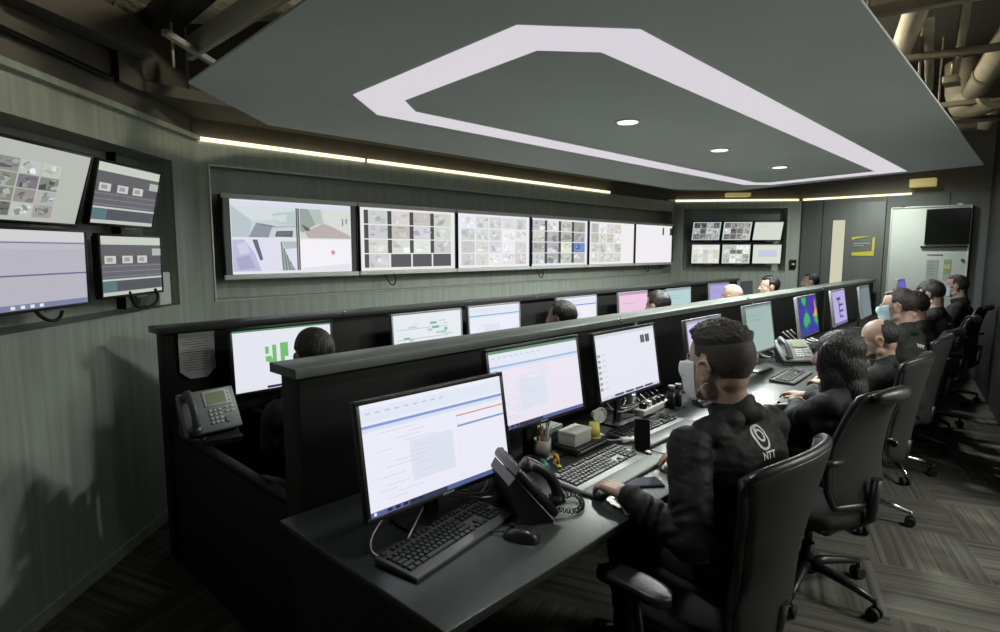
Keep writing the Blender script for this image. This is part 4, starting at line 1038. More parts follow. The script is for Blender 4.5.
def chair(kind, loc, rz, label, group, chrome=False, turn=0, zt=1.0, wt=.235):
    """kind 'shell': tall fabric shell with a rolled top; 'mesh': framed back with loop arms. Faces +Y."""
    t = empty('office_chair', loc, rz, label, 'office chair', group)
    base_m = M_chrome if chrome else M_plastic
    # seat
    q = MB()
    def f(u, v):
        x = (u-.5)*2; y = (v-.5)*2
        sx = x*math.sqrt(max(0, 1-y*y*.32)); sy = y*math.sqrt(max(0, 1-x*x*.32))
        e = max(abs(x), abs(y)); z = .035*(1-e**6)-.025*max(0, y-.6)*2
        return (sx*.25, sy*.235+.0, .455+z)
    q.grid(f, 16, 16, thick=lambda u, v: (0, 0, -.07+.02*max(abs(u-.5), abs(v-.5))*2)); q.build('seat', M_fabric, t)
    q = MB(); q.box((0, 0, .375), (.34, .30, .03), bev=.012); q.box((0, -.03, .34), (.16, .2, .06), bev=.02); q.cone((.12, .03, .35), (.27, .05, .35), .008, .008, 8); q.build('tilt_mechanism', M_plastic, t)
    q = MB(); q.cone((0, 0, .10), (0, 0, .22), .028, .028, 18); q.cone((0, 0, .2), (0, 0, .35), .018, .018, 18); q.build('gas_column', M_plastic, t)
    q = MB(); q.cone((0, 0, .085), (0, 0, .13), .045, .036, 20); q.build('hub', base_m, t)
    for k in range(5):
        a = turn+2*PI*k/5+.3; dx, dy = math.cos(a), math.sin(a)
        q = MB(); pts = [V((dx*r, dy*r, z)) for r, z in ((.03, .118), (.10, .118), (.2, .104), (.30, .084))]
        q.tube(pts, [.024, .022, .018, .013], 8); q.cone((dx*.30, dy*.30, .092), (dx*.30, dy*.30, .055), .009, .009, 10)
        lg = q.build('leg', base_m, t)
        q = MB(); px, py = -dy, dx
        for s in (-1, 1): q.cone((dx*.30+px*s*.008, dy*.30+py*s*.008, .029), (dx*.30+px*s*.026, dy*.30+py*s*.026, .029), .0285, .0255, 18)
        q.cone((dx*.30-px*.012, dy*.30-py*.012, .029), (dx*.30+px*.012, dy*.30+py*.012, .029), .014, .014, 10)
        q.build('caster', M_rubber, lg)
    # back
    if kind == 'shell':
        W = [(0, .12), (.12, .19), (.22, .20), (.42, .175), (.72, .215), (1, wt)]
        z0, z1 = .40, zt
        def bp(u, v):
            x = (u-.5)*2; w = profile(W, v); z = z0+(z1-z0)*v
            yy = -.225-.085*v+.02*math.sin(PI*v*1.1)
            wrap = .05+.03*v**3
            return V((x*w, yy+wrap*abs(x)**2.4, z-.02*(1-abs(x)**2)*0-(.035*abs(x)**3 if v > .9 else .035*abs(x)**3*v)))
        q = MB(); q.mi = 0; q.mi2 = 1
        q.grid(bp, 22, 26, thick=lambda u, v: (0, -.034-.01*math.sin(PI*v), -.0)); 
        q.build('backrest', [M_leather, M_fabric], t)
        rim = [bp(0, v/14)+V((0, -.018, 0)) for v in range(15)]+[bp(u/18, 1)+V((0, -.018, .004)) for u in range(1, 18)]+[bp(1, 1-v/14)+V((0, -.018, 0)) for v in range(15)]
        q = MB(); q.tube(rim, .0145, 12); q.build('rolled_rim', M_leather, t)
        q = MB(); q.tube([(0, -.02, .36), (0, -.16, .36), (0, -.25, .42), (0, -.262, .52)], .024, 10); q.build('back_support', M_plastic, t)
        for s in (-1, 1):
            q = MB(); q.tube([(s*.20, -.02, .38), (s*.30, -.02, .39), (s*.345, .0, .43), (s*.345, .02, .58)], .013, 10); ar = q.build('armrest_post', M_plastic, t)
            q = MB()
            q.grid(lambda u, v, s=s: (s*.345+(u-.5)*.095*math.sqrt(max(0, 1-((v-.5)*2)**4)), .03+(v-.5)*.26, .605+.004*(1-((u-.5)*2)**2)-.012*((v-.5)*2)**2), 8, 14, thick=lambda u, v: (0, 0, -.026))
            q.build('arm_pad', M_leather, ar)
    else:
        W = [(0, .17), (.15, .215), (.5, .215), (.85, .19), (1, .17)]
        z0, z1 = .50, zt
        def bp(u, v):
            x = (u-.5)*2; w = profile(W, v)
            return V((x*w, -.235-.07*v+.04*math.sin(PI*v)+.045*x*x, z0+(z1-z0)*v-.02*abs(x)**4*v))
        q = MB(); q.grid(bp, 18, 20, thick=lambda u, v: (0, -.012, 0)); q.build('backrest', M_fabric, t)
        rim = [bp(0, v/12)+V((0, -.006, 0)) for v in range(13)]+[bp(u/12, 1)+V((0, -.006, 0)) for u in range(1, 12)]+[bp(1, 1-v/12)+V((0, -.006, 0)) for v in range(13)]+[bp(1-u/12, 0)+V((0, -.006, 0)) for u in range(1, 12)]
        q = MB(); q.tube(rim, .015, 10, closed=True); q.build('back_frame', M_plastic, t)
        q = MB(); hd = [bp(u/10, 1)+V((0, -.02, -.01)) for u in range(1, 10)]; q.tube(hd, [.018+.016*math.sin(PI*k/8) for k in range(9)], 12); q.build('top_roll', M_leather, t)
        q = MB(); q.tube([(0, -.02, .36), (0, -.18, .37), (0, -.26, .44), (0, -.275, .62)], .022, 10); q.build('back_support', M_plastic, t)
        for s in (-1, 1):
            q = MB()
            q.tube([(s*.21, -.235, .72), (s*.265, -.22, .715), (s*.285, -.12, .69), (s*.29, .05, .665), (s*.288, .13, .62), (s*.28, .12, .52), (s*.26, .03, .42), (s*.22, -.04, .385), (s*.16, -.06, .37)], [.014, .016, .018, .019, .018, .017, .016, .015, .014], 10)
            q.build('loop_armrest', M_plastic, t)
    return t

GCH = 'office chairs of the near row'
chair('shell', (1.80, .785, 0), R(-4), 'chair nearest the camera, tall charcoal shell with a shiny rolled top', GCH, zt=1.0, turn=.4, wt=.265)
chair('mesh', (2.87, .74, 0), R(-15), 'black office chair with loop arms and black wheels behind the long-haired woman', GCH, turn=.66, zt=1.0)
chair('shell', (3.90, .79, 0), R(-3), 'tall charcoal chair with polished legs behind the balding man', GCH, True, turn=-.45, zt=1.0)
chair('shell', (4.86, .80, 0), R(0), 'tall charcoal chair with polished legs behind the first man in glasses', GCH, True, turn=-.3, zt=1.0)
chair('mesh', (5.52, .80, 0), R(-8), 'mesh chair with loop arms behind the dark-haired person half hidden in the row', GCH, turn=-.5, zt=.98)
chair('mesh', (6.40, .78, 0), R(6), 'mesh chair with loop arms behind the person bowing their head', GCH, turn=-.2, zt=1.0)
chair('mesh', (7.62, .76, 0), R(-10), 'farthest chair of the near row, by the man in front of the whiteboard', GCH, turn=0, zt=1.02)

# ------------------------------------------------------------------ people
def ik(S, Wp, a, b, hint):
    S, Wp = V(S), V(Wp); d = Wp-S; L = min(d.length, (a+b)*.995); dn = d.normalized()
    x = (a*a-b*b+L*L)/(2*L); h = math.sqrt(max(0, a*a-x*x))
    hv = V(hint); hv = (hv-dn*hv.dot(dn)).normalized()
    return S+dn*x+hv*h, S+dn*L

def hand(b, Wp, d, n, side, curl=(18, 30, 22), s=1.0, spread=1.0):
    """palm and five fingers: Wp wrist, d pointing out of the forearm, n back-of-hand normal, side = direction of the thumb"""
    d, n, sd = V(d).normalized(), V(n).normalized(), V(side).normalized()
    sd = (sd-d*sd.dot(d)).normalized(); n = d.cross(sd); 
    if n.dot(V((0, 0, 1))) < 0: n = -n
    b.caps(V(Wp)-d*.03, .026*s, V(Wp)+d*.012*s, .024*s)
    lats = (.030, .011, -.009, -.027); lens = (.072, .079, .073, .058); reach = (.086, .090, .086, .078)
    for i, (la, ln, re) in enumerate(zip(lats, lens, reach)):
        k0 = V(Wp)+sd*la*.55*s+d*.008*s; k = V(Wp)+sd*la*s+d*re*s+n*.004*s
        b.caps(k0, .0165*s, k, .0125*s, 12)
        if i < 3:
            k2 = V(Wp)+sd*lats[i+1]*s+d*reach[i+1]*s; b.caps((k0+k)/2, .014*s, (V(Wp)+sd*lats[i+1]*.8*s+d*reach[i+1]*.5*s), .014*s, 10)
        ang = 0; p = k; dd = (d+sd*la*3.2*spread).normalized()
        for j, (fr, cu) in enumerate(zip((.44, .31, .25), curl)):
            ang += R(cu*(1+.12*(i-1.5)))
            v = dd*math.cos(ang)-n*math.sin(ang)
            p2 = p+v*ln*fr*s
            b.caps(p, (.0098-.0010*j)*s*(1 if i < 3 else .9), p2, (.0090-.0012*j)*s*(1 if i < 3 else .9), 10)
            p = p2
    p = V(Wp)+sd*.022*s+d*.022*s-n*.004*s
    for ln, v, r0, r1 in ((.040, sd*.75+d*.75-n*.2, .0155, .0125), (.032, sd*.35+d*.95-n*.15, .0120, .0105), (.024, sd*.05+d*1-n*.25, .0105, .0085)):
        p2 = p+V(v).normalized()*ln*s; b.caps(p, r0*s, p2, r1*s, 10); p = p2

def fold_fn(amp, freq, seed, axis_pts=None):
    o = V((seed*3.1, seed*1.7, seed*.9))
    def f(co, n):
        p = co+o
        a = noise.noise(V((p.x*freq, p.y*freq, p.z*freq*1.2)))
        r = 1-abs(noise.noise(V((p.x*freq*1.3+a, p.y*freq*1.3+a, p.z*freq*2.2))))*2
        return amp*(a*.9+(r-.5)*.9)
    return f

HAIR = {}
def hair_mesh(kind, Mh, seed, s=1.0):
    """hair in head space: a scalp shell that sinks into the skull outside the hair line"""
    bm = bmesh.new(); bmesh.ops.create_icosphere(bm, subdivisions=6 if kind == 'fade' else 5, radius=1)
    lay = bm.verts.layers.float_color.new('Col')
    P = dict(fade=(.0785, .101, .094, .030), short=(.082, .102, .095, .030), full=(.087, .107, .101, .030), bald=(.0795, .099, .090, .028), cap=(.088, .108, .102, .028), bob=(.096, .113, .104, .026))[kind]
    rx, ry, rz, cz = P; o = V((seed*5.3, seed*2.1, 0))
    for v in bm.verts:
        d = v.co.copy(); x, y, z = d
        # how far inside the hair line (>0 = hair)
        yf = .46 if kind in ('fade', 'bald') else .36
        front = (z-(.52 if kind != 'cap' else .36)-.25*max(0, abs(x)-.45))/.10
        edge = profile([(-9, -.88), (-.42, -.80), (-.16, -.38), (.02, .02), (.14, .06), (.22, -.10), (.34, -.06), (.46, .40), (9, .5)], y)
        side = (z-edge)/.10
        k = min(front if y > yf else side, side)
        if kind == 'bald':
            k = min((z-edge)/.10, (-.08-y+.15*noise.noise(d*6+o)-max(0, z-.6)*.5)/.16)
        h = max(0, min(1, k))
        th = 1.0
        f = lerp(.80, 1, h)
        n1 = noise.noise(d*3+o); n2 = noise.noise(d*14+o)
        if kind == 'fade':
            up = max(0, min(1, (z-.34-.12*max(0, -y))/.16))
            curl = noise.noise(d*11+o)*.5+noise.noise(d*22+o)*.35
            th = 1+up*(.115+.11*curl+.05*(y if y > 0 else 0))
            v[lay] = (max(0, min(1, min(1, k*.6)*(.45+(z+.6)*.65)+up)),)*3+(1,)
        elif kind in ('full', 'short', 'cap'):
            st = noise.noise(V((math.atan2(x, y)*9, z*2.0, seed)))
            th = 1+.02*n1+.022*st+.012*n2
        elif kind == 'bald': th = 1+.012*n2
        v.co = V((x*rx*f*th, y*ry*f*th-.010, z*rz*f*th+cz))
    me = bpy.data.meshes.new('hair')
    bm.to_mesh(me); bm.free(); me.polygons.foreach_set('use_smooth', [True]*len(me.polygons))
    me.transform(Mh)
    return me

def bob_mesh(Mh, seed):
    q = MB()
    q.ell((0, -.018, .034), (.089, .106, .094)); q.ell((0, -.045, -.06), (.096, .075, .12)); q.ell((0, -.055, -.15), (.104, .066, .10))
    for s in (-1, 1):
        q.ell((s*.076, .034, -.03), (.022, .050, .105)); q.ell((s*.086, .022, -.12), (.024, .050, .09))
    for s in (-1, 1): q.ell((s*.080, -.005, -.01), (.022, .045, .06))
    me = remesh(q, 'hair', .0055, 24)
    def f(co, n):
        a = math.atan2(co.x, co.y+.03)
        return .0011*math.sin(a*55+4*noise.noise(co*12))+.0012*noise.noise(V((a*5, co.z*2, seed)))
    displace(me, f)
    me.transform(Mh); return me

def person(loc, rz, label, s=1.0, seat=.47, lean=10, hy=0, hp=0, wl=(-.2, .42, .79), wr=(.2, .42, .79), hair='short', hairm=None, jm=None, mask=None, glasses=False, fine=False,
           turnb=0, logo=None, bulk=1.0, hx=0, hintl=(-.9, -.5, -.8), hintr=(.9, -.5, -.8), look=(0, 0), seed=1, group=None, legs=True, female=False, roll=0, hs=1.0):
    vx = .0042 if fine else .0065
    T = R(lean)
    pel = V((0, 0, seat+.10*s))
    Rs = Matrix.Rotation(-T, 3, 'X') @ Matrix.Rotation(R(turnb), 3, 'Z')
    sp = lambda x, y, z: pel+Rs @ (V((x, y, z))*s)        # point in the torso frame
    neck = sp(0, .0, .50); hc = neck+V((0, .035, .138))*s
    hc.y += .03*s*math.sin(T); hc.x += hx
    Mh = Matrix.Translation(hc) @ Matrix.Rotation(R(hy), 4, 'Z') @ Matrix.Rotation(-R(hp), 4, 'X') @ Matrix.Rotation(R(roll), 4, 'Y') @ Matrix.Scale(hs*(s if s > .95 else .96), 4)
    sh = hs*(s if s > .95 else .96)
    h = lambda x, y, z: Mh @ V((x, y, z))
    sw = .17 if female else .19*(.5+.5*bulk)
    ua, fa = .285*s, .255*s
    Wl, Wr = V(wl), V(wr)
    arms = []
    for sg, W_, hint in ((-1, Wl, hintl), (1, Wr, hintr)):
        S = sp(sg*sw, .015, .410); E_, W2 = ik(S, W_, ua, fa, hint); arms.append((sg, S, E_, W2))
    # ---- body: one skin
    b = MB()
    R3 = Mh.to_3x3()
    b.ell(h(0, -.012, .030), tuple(a*sh for a in (.0755, .094, .086)), R3.normalized()); b.ell(h(0, .026, -.028), tuple(a*sh for a in (.060, .064, .082)), R3.normalized())
    b.ell(h(0, .040, -.078), tuple(a*sh for a in (.042, .042, .034)), R3.normalized()); b.caps(h(-.035, -.0, -.07), .030*sh, h(.035, -.0, -.07), .030*sh)
    b.caps(h(-.040, .040, -.072), .016*sh, h(0, .072, -.094), .017*sh); b.caps(h(.040, .040, -.072), .016*sh, h(0, .072, -.094), .017*sh)
    b.caps(h(-.026, .074, .020), .012*sh, h(.026, .074, .020), .012*sh)
    b.caps(h(0, .084, .012), .0075*sh, h(0, .104, -.022), .0115*sh, 10); b.ell(h(0, .094, -.028), tuple(a*sh for a in (.0165, .013, .010)), R3.normalized())
    for sg in (-1, 1): b.ell(h(sg*.038, .052, -.020), tuple(a*sh for a in (.018, .022, .018)), R3.normalized())
    b.ell(h(0, .083, -.055), tuple(a*sh for a in (.023, .013, .0065)), R3.normalized()); b.ell(h(0, .081, -.066), tuple(a*sh for a in (.019, .013, .0065)), R3.normalized())
    for sg in (-1, 1):
        er = R3.normalized() @ Matrix.Rotation(R(sg*-22), 3, 'Z') @ Matrix.Rotation(R(-10), 3, 'X')
        b.ell(h(sg*.079, -.008, -.010), tuple(a*sh for a in (.0075, .019, .032)), er)
        pts = [h(sg*(.084+.004*math.sin(a)), -.010+.019*math.cos(a), -.008+.029*math.sin(a)) for a in [R(-70+25*k) for k in range(11)]]
        for p, q_ in zip(pts, pts[1:]): b.caps(p, .0048*sh, q_, .0048*sh, 8, 1)
        b.ell(h(sg*.083, -.006, -.034), tuple(a*sh for a in (.006, .008, .009)), er)
    b.ell(h(0, -.042, -.030), tuple(a*sh for a in (.054, .044, .058)), R3.normalized())
    b.caps(h(0, -.026, -.05), .055*s, sp(0, .0, .46), .062*s, 20)
    b.caps(sp(0, .0, .40), .085*s, sp(0, 0, .06), .09*s, 18); b.caps(sp(-.12, 0, .41), .05*s, sp(.12, 0, .41), .05*s)
    for sg, S, E_, W2 in arms:
        b.caps(sp(sg*.1, 0, .41), .045*s, S, .042*s); b.caps(S, .040*s, E_, .034*s); b.caps(E_, .034*s, W2, .024*s)
        dv = (W2-E_).normalized(); dv = V((dv.x*.6, dv.y, -.02 if W2.z < .82 else dv.z*.5)).normalized()
        if sg == -1: dv = (dv+V((.0, .15, 0))).normalized()
        hand(b, W2, dv, (0, 0, 1), (-sg, 0, 0), s=s*1.0)
    foot = []
    for sg in (-1, 1):
        H = V((sg*.09*s, .02, seat+.085*s)); K = V((sg*.13*s, .42*s, seat+.055)); A = V((sg*.12*s, .40*s, .09)); foot.append((sg, H, K, A))
        b.caps(pel, .09*s, H, .07*s); b.caps(H, .062*s, K, .048*s); b.caps(K, .046*s, A, .034*s); b.caps(A, .034*s, V((A.x, A.y+.12*s, .045)), .026*s)
    me = remesh(b, 'person', vx, 3)
    body = link('person', me, None, [M_skin])
    body.location = loc; body.rotation_euler = (0, 0, rz)
    tag(body, label, 'person', group)
    # ---- eyes, brows
    for sg in (-1, 1):
        q = MB(); q.ell(h(sg*.029, .0735, .004), tuple(a*sh for a in (.0145, .010, .0075)), R3.normalized()); q.mi = 1
        q.ell(h(sg*.029+look[0]*.004, .0795, .004), tuple(a*sh for a in (.0052, .0045, .0052)), R3.normalized(), sub=2); q.build('eye', [M_eye, M_iris], body)
        q = MB(); q.tube([h(sg*.014, .0805, .024), h(sg*.030, .0765, .029), h(sg*.044, .067, .024)], .0028*sh, 6); q.build('eyebrow', M_hair, body)
    # ---- hair
    if hair == 'bob': hm = bob_mesh(Mh, seed)
    else: hm = hair_mesh(hair, Mh, seed)
    ho = link('hair', hm, body, [hairm or M_hair])
    if hair == 'bald' : pass
    if hair == 'fade':
        # dark crop on top as a second piece, clipped sides below
        hm.materials.clear(); hm.materials.append(M_fade)
    # ---- jacket
    j = MB()
    j.ell(sp(0, .0, .04), tuple(a*s for a in (.165, .112, .13)), Rs); j.ell(sp(0, .005, .19), tuple(a*s for a in (.165, .118, .16)), Rs); j.ell(sp(0, .0, .33), tuple(a*s for a in ((.178*bulk if not female else .160), .120, .15)), Rs)
    j.caps(sp(-.125, .0, .425), .066*s, sp(.125, .0, .425), .066*s, 20); j.caps(sp(-.06, -.015, .455), .062*s, sp(.06, -.015, .455), .062*s)
    j.caps(sp(-.135, .05, .30), .07*s, sp(.135, .05, .30), .07*s)
    for sg, S, E_, W2 in arms:
        j.caps(S, .070*s, S.lerp(E_, .5), .062*s); j.caps(S.lerp(E_, .5), .064*s, E_, .057*s); j.caps(E_, .057*s, E_.lerp(W2, .6), .049*s); j.caps(E_.lerp(W2, .6), .049*s, E_.lerp(W2, .93), .040*s)
    jme = remesh(j, 'jacket', vx*1.5, 8)
    displace(jme, fold_fn(.0055*s, 7, seed)); displace(jme, fold_fn(.0016*s, 22, seed+4))
    segs = [(S, E_, W2) for sg, S, E_, W2 in arms]
    def sleeve(co, n):
        # rucks running round the sleeve
        best = 9; t_ = 0
        for S, E_, W2 in segs:
            for a, c_, base in ((S, E_, 0), (E_, W2, 1)):
                ab = c_-a; t0 = max(0, min(1, (co-a).dot(ab)/ab.length_squared)); dd = (a+ab*t0-co).length
                if dd < best: best = dd; t_ = base+t0
        if best > .085*s: return 0
        m = max(0, min(1, (t_-.25)*2))
        return m*(.0045*s)*math.sin(t_*27+7*noise.noise(co*11)+seed)*(.4+noise.noise(co*8+V((seed, 0, 0)))*1.5)
    displace(jme, sleeve)
    jo = link('jacket', jme, body, [jm or M_jacket])
    # collar and cuffs
    q = MB(); prof_ = ((-.004, .462), (-.006, .50), (-.008, .535), (-.003, .541), (.002, .535), (.004, .50), (.012, .462)); NN = 44
    rg = []
    for k in range(NN):
        a = 2*PI*k/NN; row_ = []
        for dr, z in prof_:
            r = .074+dr; tt = (z-.462)/.079
            row_.append(q.bm.verts.new(sp(math.sin(a)*r, -math.cos(a)*r*.95-.014+.022*tt, z-.034*(1-math.cos(a))*.5*(.4+.6*tt)+.003*math.sin(3*a+seed))))
        rg.append(row_)
    for k in range(NN):
        for m_ in range(len(prof_)):
            f_ = q.bm.faces.new((rg[k][m_], rg[(k+1) % NN][m_], rg[(k+1) % NN][(m_+1) % len(prof_)], rg[k][(m_+1) % len(prof_)])); f_.smooth = True
    q.build('collar', jm or M_jacket, body)
    for sg, S, E_, W2 in arms:
        q = MB(); d = (W2-E_).normalized(); c0 = W2-d*.040*s; q.tube([c0, c0+d*.014*s, c0+d*.028*s], [.037*s, .036*s, .033*s], 18); q.build('cuff', jm or M_jacket, body)
    # ---- trousers and shoes
    if legs:
        q = MB(); q.ell(pel+V((0, .02, -.015)), (.17*s, .115*s, .10*s))
        for sg, H, K, A in foot:
            q.caps(H, .092*s, K, .068*s, 18); q.caps(K, .068*s, A+V((0, 0, .02)), .052*s, 18)
        me = remesh(q, 'trousers', vx*1.7, 8); displace(me, fold_fn(.005, 7, seed+2)); link('trousers', me, body, [M_trouser])
        for sg, H, K, A in foot:
            q = MB(); q.ell((A.x, A.y+.01, .055), (.042, .055, .05)); q.ell((A.x, A.y+.11, .042), (.046, .085, .036)); q.box((A.x, A.y+.065, .012), (.075, .25, .018), bev=.008)
            me = remesh(q, 'shoe', .006, 3); link('shoe', me, body, [M_shoe])
    # ---- mask, glasses
    if mask:
        q = MB()
        def mf(u, v):
            x = (u-.5)*2; z = lerp(.002, -.104, v)
            w = .060-.010*v
            ridge = .1235-.020*abs(v-.35)-.03*max(0, v-.75)-.014*v*v+.004*math.sin(v*9)
            y = ridge-(ridge-.042)*abs(x)**3.2-.008*(1-abs(x))*(1 if v > .9 else 0)
            return h(x*w*(1.06-.10*(2*v-1)**2 if abs(x) > .9 else 1), y, z+.010*abs(x)**2*(1-v)-.0*x)
        q.grid(mf, 22, 16, thick=lambda u, v: R3 @ V((0, -.003, 0))); mo = q.build('mask', mask, body)
        for sg in (-1, 1):
            for z0, z1, za in ((-.006, .016, .026), (-.090, -.048, -.040)):
                q = MB(); q.tube([h(sg*.062, .036, z0), h(sg*.074, .014, lerp(z0, z1, .6)), h(sg*.081, -.004, z1), h(sg*.085, -.022, (z1+za)/2 if z0 > -.05 else -.040)], .0014*s, 5); q.build('ear_loop', mask, mo)
    if glasses:
        q = MB()
        for sg in (-1, 1):
            q.tube([h(sg*.031+.022*math.cos(a), .098-.004*abs(math.cos(a)), .002+.017*math.sin(a)) for a in [2*PI*k/20 for k in range(20)]], .0014, 6, closed=True)
            q.tube([h(sg*.053, .094, .006), h(sg*.076, .05, .008), h(sg*.081, -.01, .004)], .0015, 6)
        q.tube([h(-.009, .099, .006), h(.009, .099, .006)], .0014, 6)
        q.build('glasses', M_silver, body)
    # ---- print on the back of the jacket
    if logo:
        bv = BVHTree.FromPolygons([v.co for v in jme.vertices], [p.vertices[:] for p in jme.polygons])
        def stick(me, name, org, right, upv, dirv, sc=1.0, sub=True):
            bm = bmesh.new(); bm.from_mesh(me)
            if sub:
                bmesh.ops.triangulate(bm, faces=bm.faces); 
                bmesh.ops.subdivide_edges(bm, edges=[e for e in bm.edges if e.calc_length() > .008], cuts=2, use_grid_fill=False)
            for v in bm.verts:
                p = org+right*v.co.x*sc+upv*v.co.y*sc
                hit = bv.ray_cast(p, dirv)
                v.co = (hit[0]-dirv*.0022) if hit[0] else p
            m2 = bpy.data.meshes.new(name); bm.to_mesh(m2); bm.free()
            return link(name, m2, body, [M_logo])
        rt_ = V((1, 0, 0)); upv = (Rs @ V((0, 0, 1))).normalized(); dv = (Rs @ V((0, 1, 0))).normalized()
        o0 = sp(logo.get('x', 0), -.35, logo.get('z', .36))
        if logo['kind'] == 'mark':
            # an upright rounded loop with an inner curl, three letters below
            mk = MB()
            def band(pts, w):
                n_ = len(pts)
                for i in range(n_-1):
                    a, c_ = V((*pts[i], 0)), V((*pts[i+1], 0)); d_ = (c_-a).normalized(); nn = V((-d_.y, d_.x, 0))*w
                    a -= d_*w*.3; c_ += d_*w*.3
                    mk.bm.faces.new([mk.bm.verts.new(p) for p in (a-nn, c_-nn, c_+nn, a+nn)])
            pts = [(.027*math.cos(a)*(1 if abs(math.sin(a)) < .9 else 1), .036*math.sin(a)) for a in [R(90+12*k) for k in range(31)]]
            pts = [(math.copysign(abs(x/.027)**.75, x)*.027, math.copysign(abs(y/.036)**.8, y)*.036) for x, y in pts]
            band(pts, .0040)
            band([(.0135*math.cos(a)*(1), .006+.0165*math.sin(a)) for a in [R(100+14*k) for k in range(26)]], .0034)
            band([(-.002, .033), (-.010, .026), (-.0135, .012)], .0034)
            m1 = bpy.data.meshes.new('mark'); mk.bm.to_mesh(m1); mk.bm.free()
            stick(m1, 'printed_mark', o0, rt_, upv, dv, .98)
            stick(text_mesh('NTT', .032, .0009), 'printed_letters', o0-upv*.056+rt_*.004, rt_, upv, dv)
        else:
            stick(text_mesh('NTT', .034, .001), 'printed_letters', o0, (rt_*.93-upv*.3).normalized(), (upv*.93+rt_*.3).normalized(), dv)
    return body

# near row -------------------------------------------------------------
def tl(p, loc, rz):     # world point -> local of a person
    d = V((p[0]-loc[0], p[1]-loc[1])); c, s_ = math.cos(-rz), math.sin(-rz)
    return (d.x*c-d.y*s_, d.x*s_+d.y*c, p[2])
GP1 = 'people at the near desk'
L = (1.895, .66, 0); rz = R(-13)
person(L, rz, 'man nearest the camera with clipped sides, white mask and printed black jacket', 1.03, .440, 10, hx=-.030, hy=3, hp=4, wl=tl((1.60, .955, .785), L, rz), wr=tl((2.12, .95, .785), L, rz), hair='fade', mask=M_mask, fine=True, hs=1.12, bulk=1.2,
       logo=dict(kind='mark', x=-.012, z=.415), seed=1, hintl=(-.55, -.6, -1), hintr=(1.2, -.2, -.6), group=GP1)
L = (3.04, .64, 0); rz = R(-6)
person(L, rz, 'woman with long straight black hair and a charcoal jacket, one hand on a mouse', .88, .43, 5, hy=16, hp=6, wl=tl((3.235, .92, .785), L, rz), wr=tl((3.42, .94, .785), L, rz), hair='bob', jm=M_jacket2, seed=2, female=True, hintl=(-1, -.1, -.35), group=GP1, hs=1.04)
L = (3.90, .62, 0); rz = R(-5)
person(L, rz, 'balding man bent low between the long-haired woman and the first man in glasses', .88, .42, 7, hy=14, hp=12, wl=tl((3.80, .95, .785), L, rz), wr=tl((4.05, .95, .785), L, rz), hair='bald', jm=M_jacket2, seed=3, group=GP1, hs=1.02)
L = (4.58, .65, 0); rz = R(-14)
person(L, rz, 'first man in glasses and mask, white letters on his charcoal shoulder', 1.0, .47, 6, hy=18, hp=6, wl=tl((4.45, .97, .785), L, rz), wr=tl((4.8, .97, .785), L, rz), hair='short', hairm=M_hairb, jm=M_jacket2, mask=M_bluemask, glasses=True,
       logo=dict(kind='letters', x=-.02, z=.38), seed=4, group=GP1)
L = (5.36, .66, 0); rz = R(-5)
person(L, rz, 'dark-haired person mostly hidden behind the first man in glasses', .95, .45, 8, hy=8, hp=10, wl=tl((5.2, .98, .785), L, rz), wr=tl((5.55, .98, .785), L, rz), hair='full', jm=M_jacket2, seed=5, group=GP1)
L = (6.20, .66, 0); rz = R(-14)
person(L, rz, 'person with thick brown-black hair bowing their head, white letters on the shoulder', 1.0, .46, 8, hy=5, hp=22, wl=tl((6.05, .98, .785), L, rz), wr=tl((6.4, .98, .785), L, rz), hair='cap', hairm=M_hairb, jm=M_jacket2,
       logo=dict(kind='letters', x=-.02, z=.38), seed=6, group=GP1)
L = (7.60, .64, 0); rz = R(-4)
person(L, rz, 'man in glasses and pale blue mask sitting in front of the whiteboard', 1.0, .47, 6, hy=6, hp=0, wl=tl((7.4, .98, .785), L, rz), wr=tl((7.75, .98, .785), L, rz), hair='short', hairm=M_hairb, jm=M_jacket2, mask=M_bluemask, glasses=True, seed=7, group=GP1)

# far row: facing the far desk, mostly hidden by the near partition
GP2 = 'people at the far desk behind the near partition'
far = [((1.205, 2.12, 0), .93, .455, 'short', 'cropped dark head in front of the green chart screen', M_hairb, 0, 0),
       ((2.87, 2.10, 0), .95, .455, 'short', 'dark round head left of the dark blue bar screen', M_hair, 10, 0),
       ((4.08, 2.10, 0), .95, .45, 'full', 'dark head in front of the pink screen', M_hair, 0, 8),
       ((5.50, 2.10, 0), .95, .44, 'none', 'bald person in front of the lilac far row screen', M_hair, 0, 4),
       ((6.50, 2.10, 0), .99, .46, 'full', 'black-haired person turned sideways, next to the bald head', M_hair, 40, 0),
       ((7.95, 2.10, 0), .98, .46, 'short', 'black-haired person at the far end of the far row', M_hair, 20, 0)]
for i, (lc, s_, st, hr, lb, hm_, hy_, hp_) in enumerate(far):
    person(lc, 0, lb, s_, st, 8, hy=hy_, hp=hp_, wl=((.05 if i == 0 else -.2), .40, .785), wr=(.2, .42, .785), hair='short' if hr == 'none' else hr, hairm=M_skin if hr == 'none' else hm_, jm=M_jacket2, seed=11+i, group=GP2)

# ------------------------------------------------------------------ light and camera
def spot(loc, rot, energy, ang, blend=.9, col=(.96, 1, .95), size=.12):
    l = bpy.data.lights.new('lamp', 'SPOT'); l.energy = energy; l.spot_size = R(ang); l.spot_blend = blend; l.color = col; l.shadow_soft_size = size
    o = bpy.data.objects.new('lamp', l); COL.objects.link(o); o.location = loc; o.rotation_euler = rot; return o
for x, y, e in ((3.18, 1.95, 170), (4.54, 1.96, 290), (5.84, 1.94, 320)): spot((x, y, ZP-.012), (0, 0, 0), e, 168)
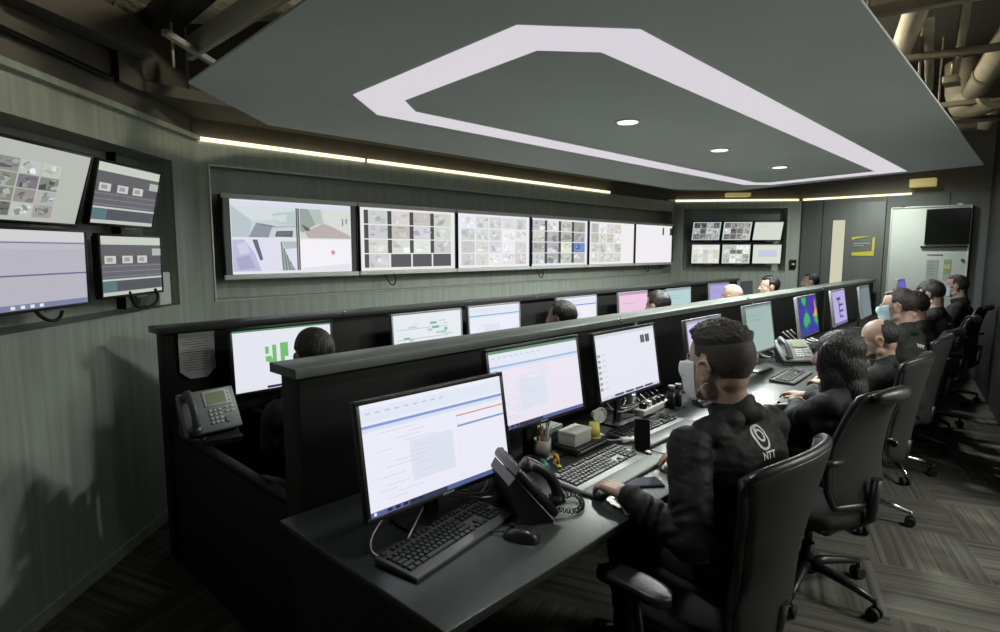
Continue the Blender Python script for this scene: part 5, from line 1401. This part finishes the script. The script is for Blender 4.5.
# added downlight, just out of view, to brighten the near desk and keyboards
spot((1.25, 1.0, ZP-.012), (0, 0, 0), 42, 115)
t = empty('downlight', (1.25, 1.0, ZP), 0, 'round downlight in the near end of the ceiling panel, above the nearest desk seat', 'light', 'downlights inside the light ring')
q = MB(); q.cone((0, 0, -.005), (0, 0, 0), .075, .08, 28); q.build('rim', M_white, t)
q = MB(); q.cone((0, 0, -.0075), (0, 0, -.0045), .062, .062, 28); q.build('lens', M_spot, t)
spot((8.25, 1.7, 2.75), (0, R(0), 0), 90, 150)  # added lamp hidden behind the panel edge, brightens whiteboard and far wall
def area(loc, rot, sx, sy, e, col=(1, 1, 1)):
    l = bpy.data.lights.new('lamp', 'AREA'); l.shape = 'RECTANGLE'; l.size = sx; l.size_y = sy; l.energy = e; l.color = col
    o = bpy.data.objects.new('lamp', l); COL.objects.link(o); o.location = loc; o.rotation_euler = rot; return o
# added fill lamps with housings, unseen behind the camera
for i, (x, y, e) in enumerate(((2.8, -1.7, 25), (4.0, -1.5, 55))):
    area((x, y, 2.70), (0, 0, 0), .6, 1.2, e, (1, .99, .95))
    q = MB(); q.box((x, y, 2.745), (.66, 1.26, .06), bev=.005); tag(q.build('ceiling_lamp_housing', M_white), ['square-edged ceiling lamp housing behind the camera', 'ceiling lamp housing nearest the pale side wall'][i], 'light')
# unseen lamps added above the hanging panel to brighten pipes and duct
area((4.6, 1.6, 2.9), (R(-65), 0, 0), 3.0, .1, 26, (1, .9, .68))
spot((1.5, .7, 3.15), (R(82), 0, R(6)), 70, 100, col=(1, .9, .7))
w = bpy.data.worlds.new('world'); SC.world = w; w.use_nodes = True
w.node_tree.nodes['Background'].inputs[0].default_value = (.9, 1, .95, 1); w.node_tree.nodes['Background'].inputs[1].default_value = .1

cd = bpy.data.cameras.new('camera'); cam = bpy.data.objects.new('camera', cd); COL.objects.link(cam)
cam.location = (0, 0, 1.57)
yaw, pit = R(43.52), R(6.37)
cd.sensor_width = 36; cd.lens = 583/1000*36; cd.clip_start = .02
fw = V((math.cos(yaw)*math.cos(pit), math.sin(yaw)*math.cos(pit), -math.sin(pit)))
rt = V((math.sin(yaw), -math.cos(yaw), 0)); up = rt.cross(fw)
cam.matrix_world = Matrix(((rt.x, up.x, -fw.x, 0), (rt.y, up.y, -fw.y, 0), (rt.z, up.z, -fw.z, 1.57), (0, 0, 0, 1)))
SC.camera = cam
SC.view_settings.view_transform = 'Standard'; SC.view_settings.look = 'None'; SC.view_settings.exposure = .4; SC.view_settings.gamma = 1; SC.view_settings.use_curve_mapping = False
SC.cycles.use_denoising = True
SC.cycles.caustics_reflective = False; SC.cycles.caustics_refractive = False
SC.cycles.max_bounces = 6
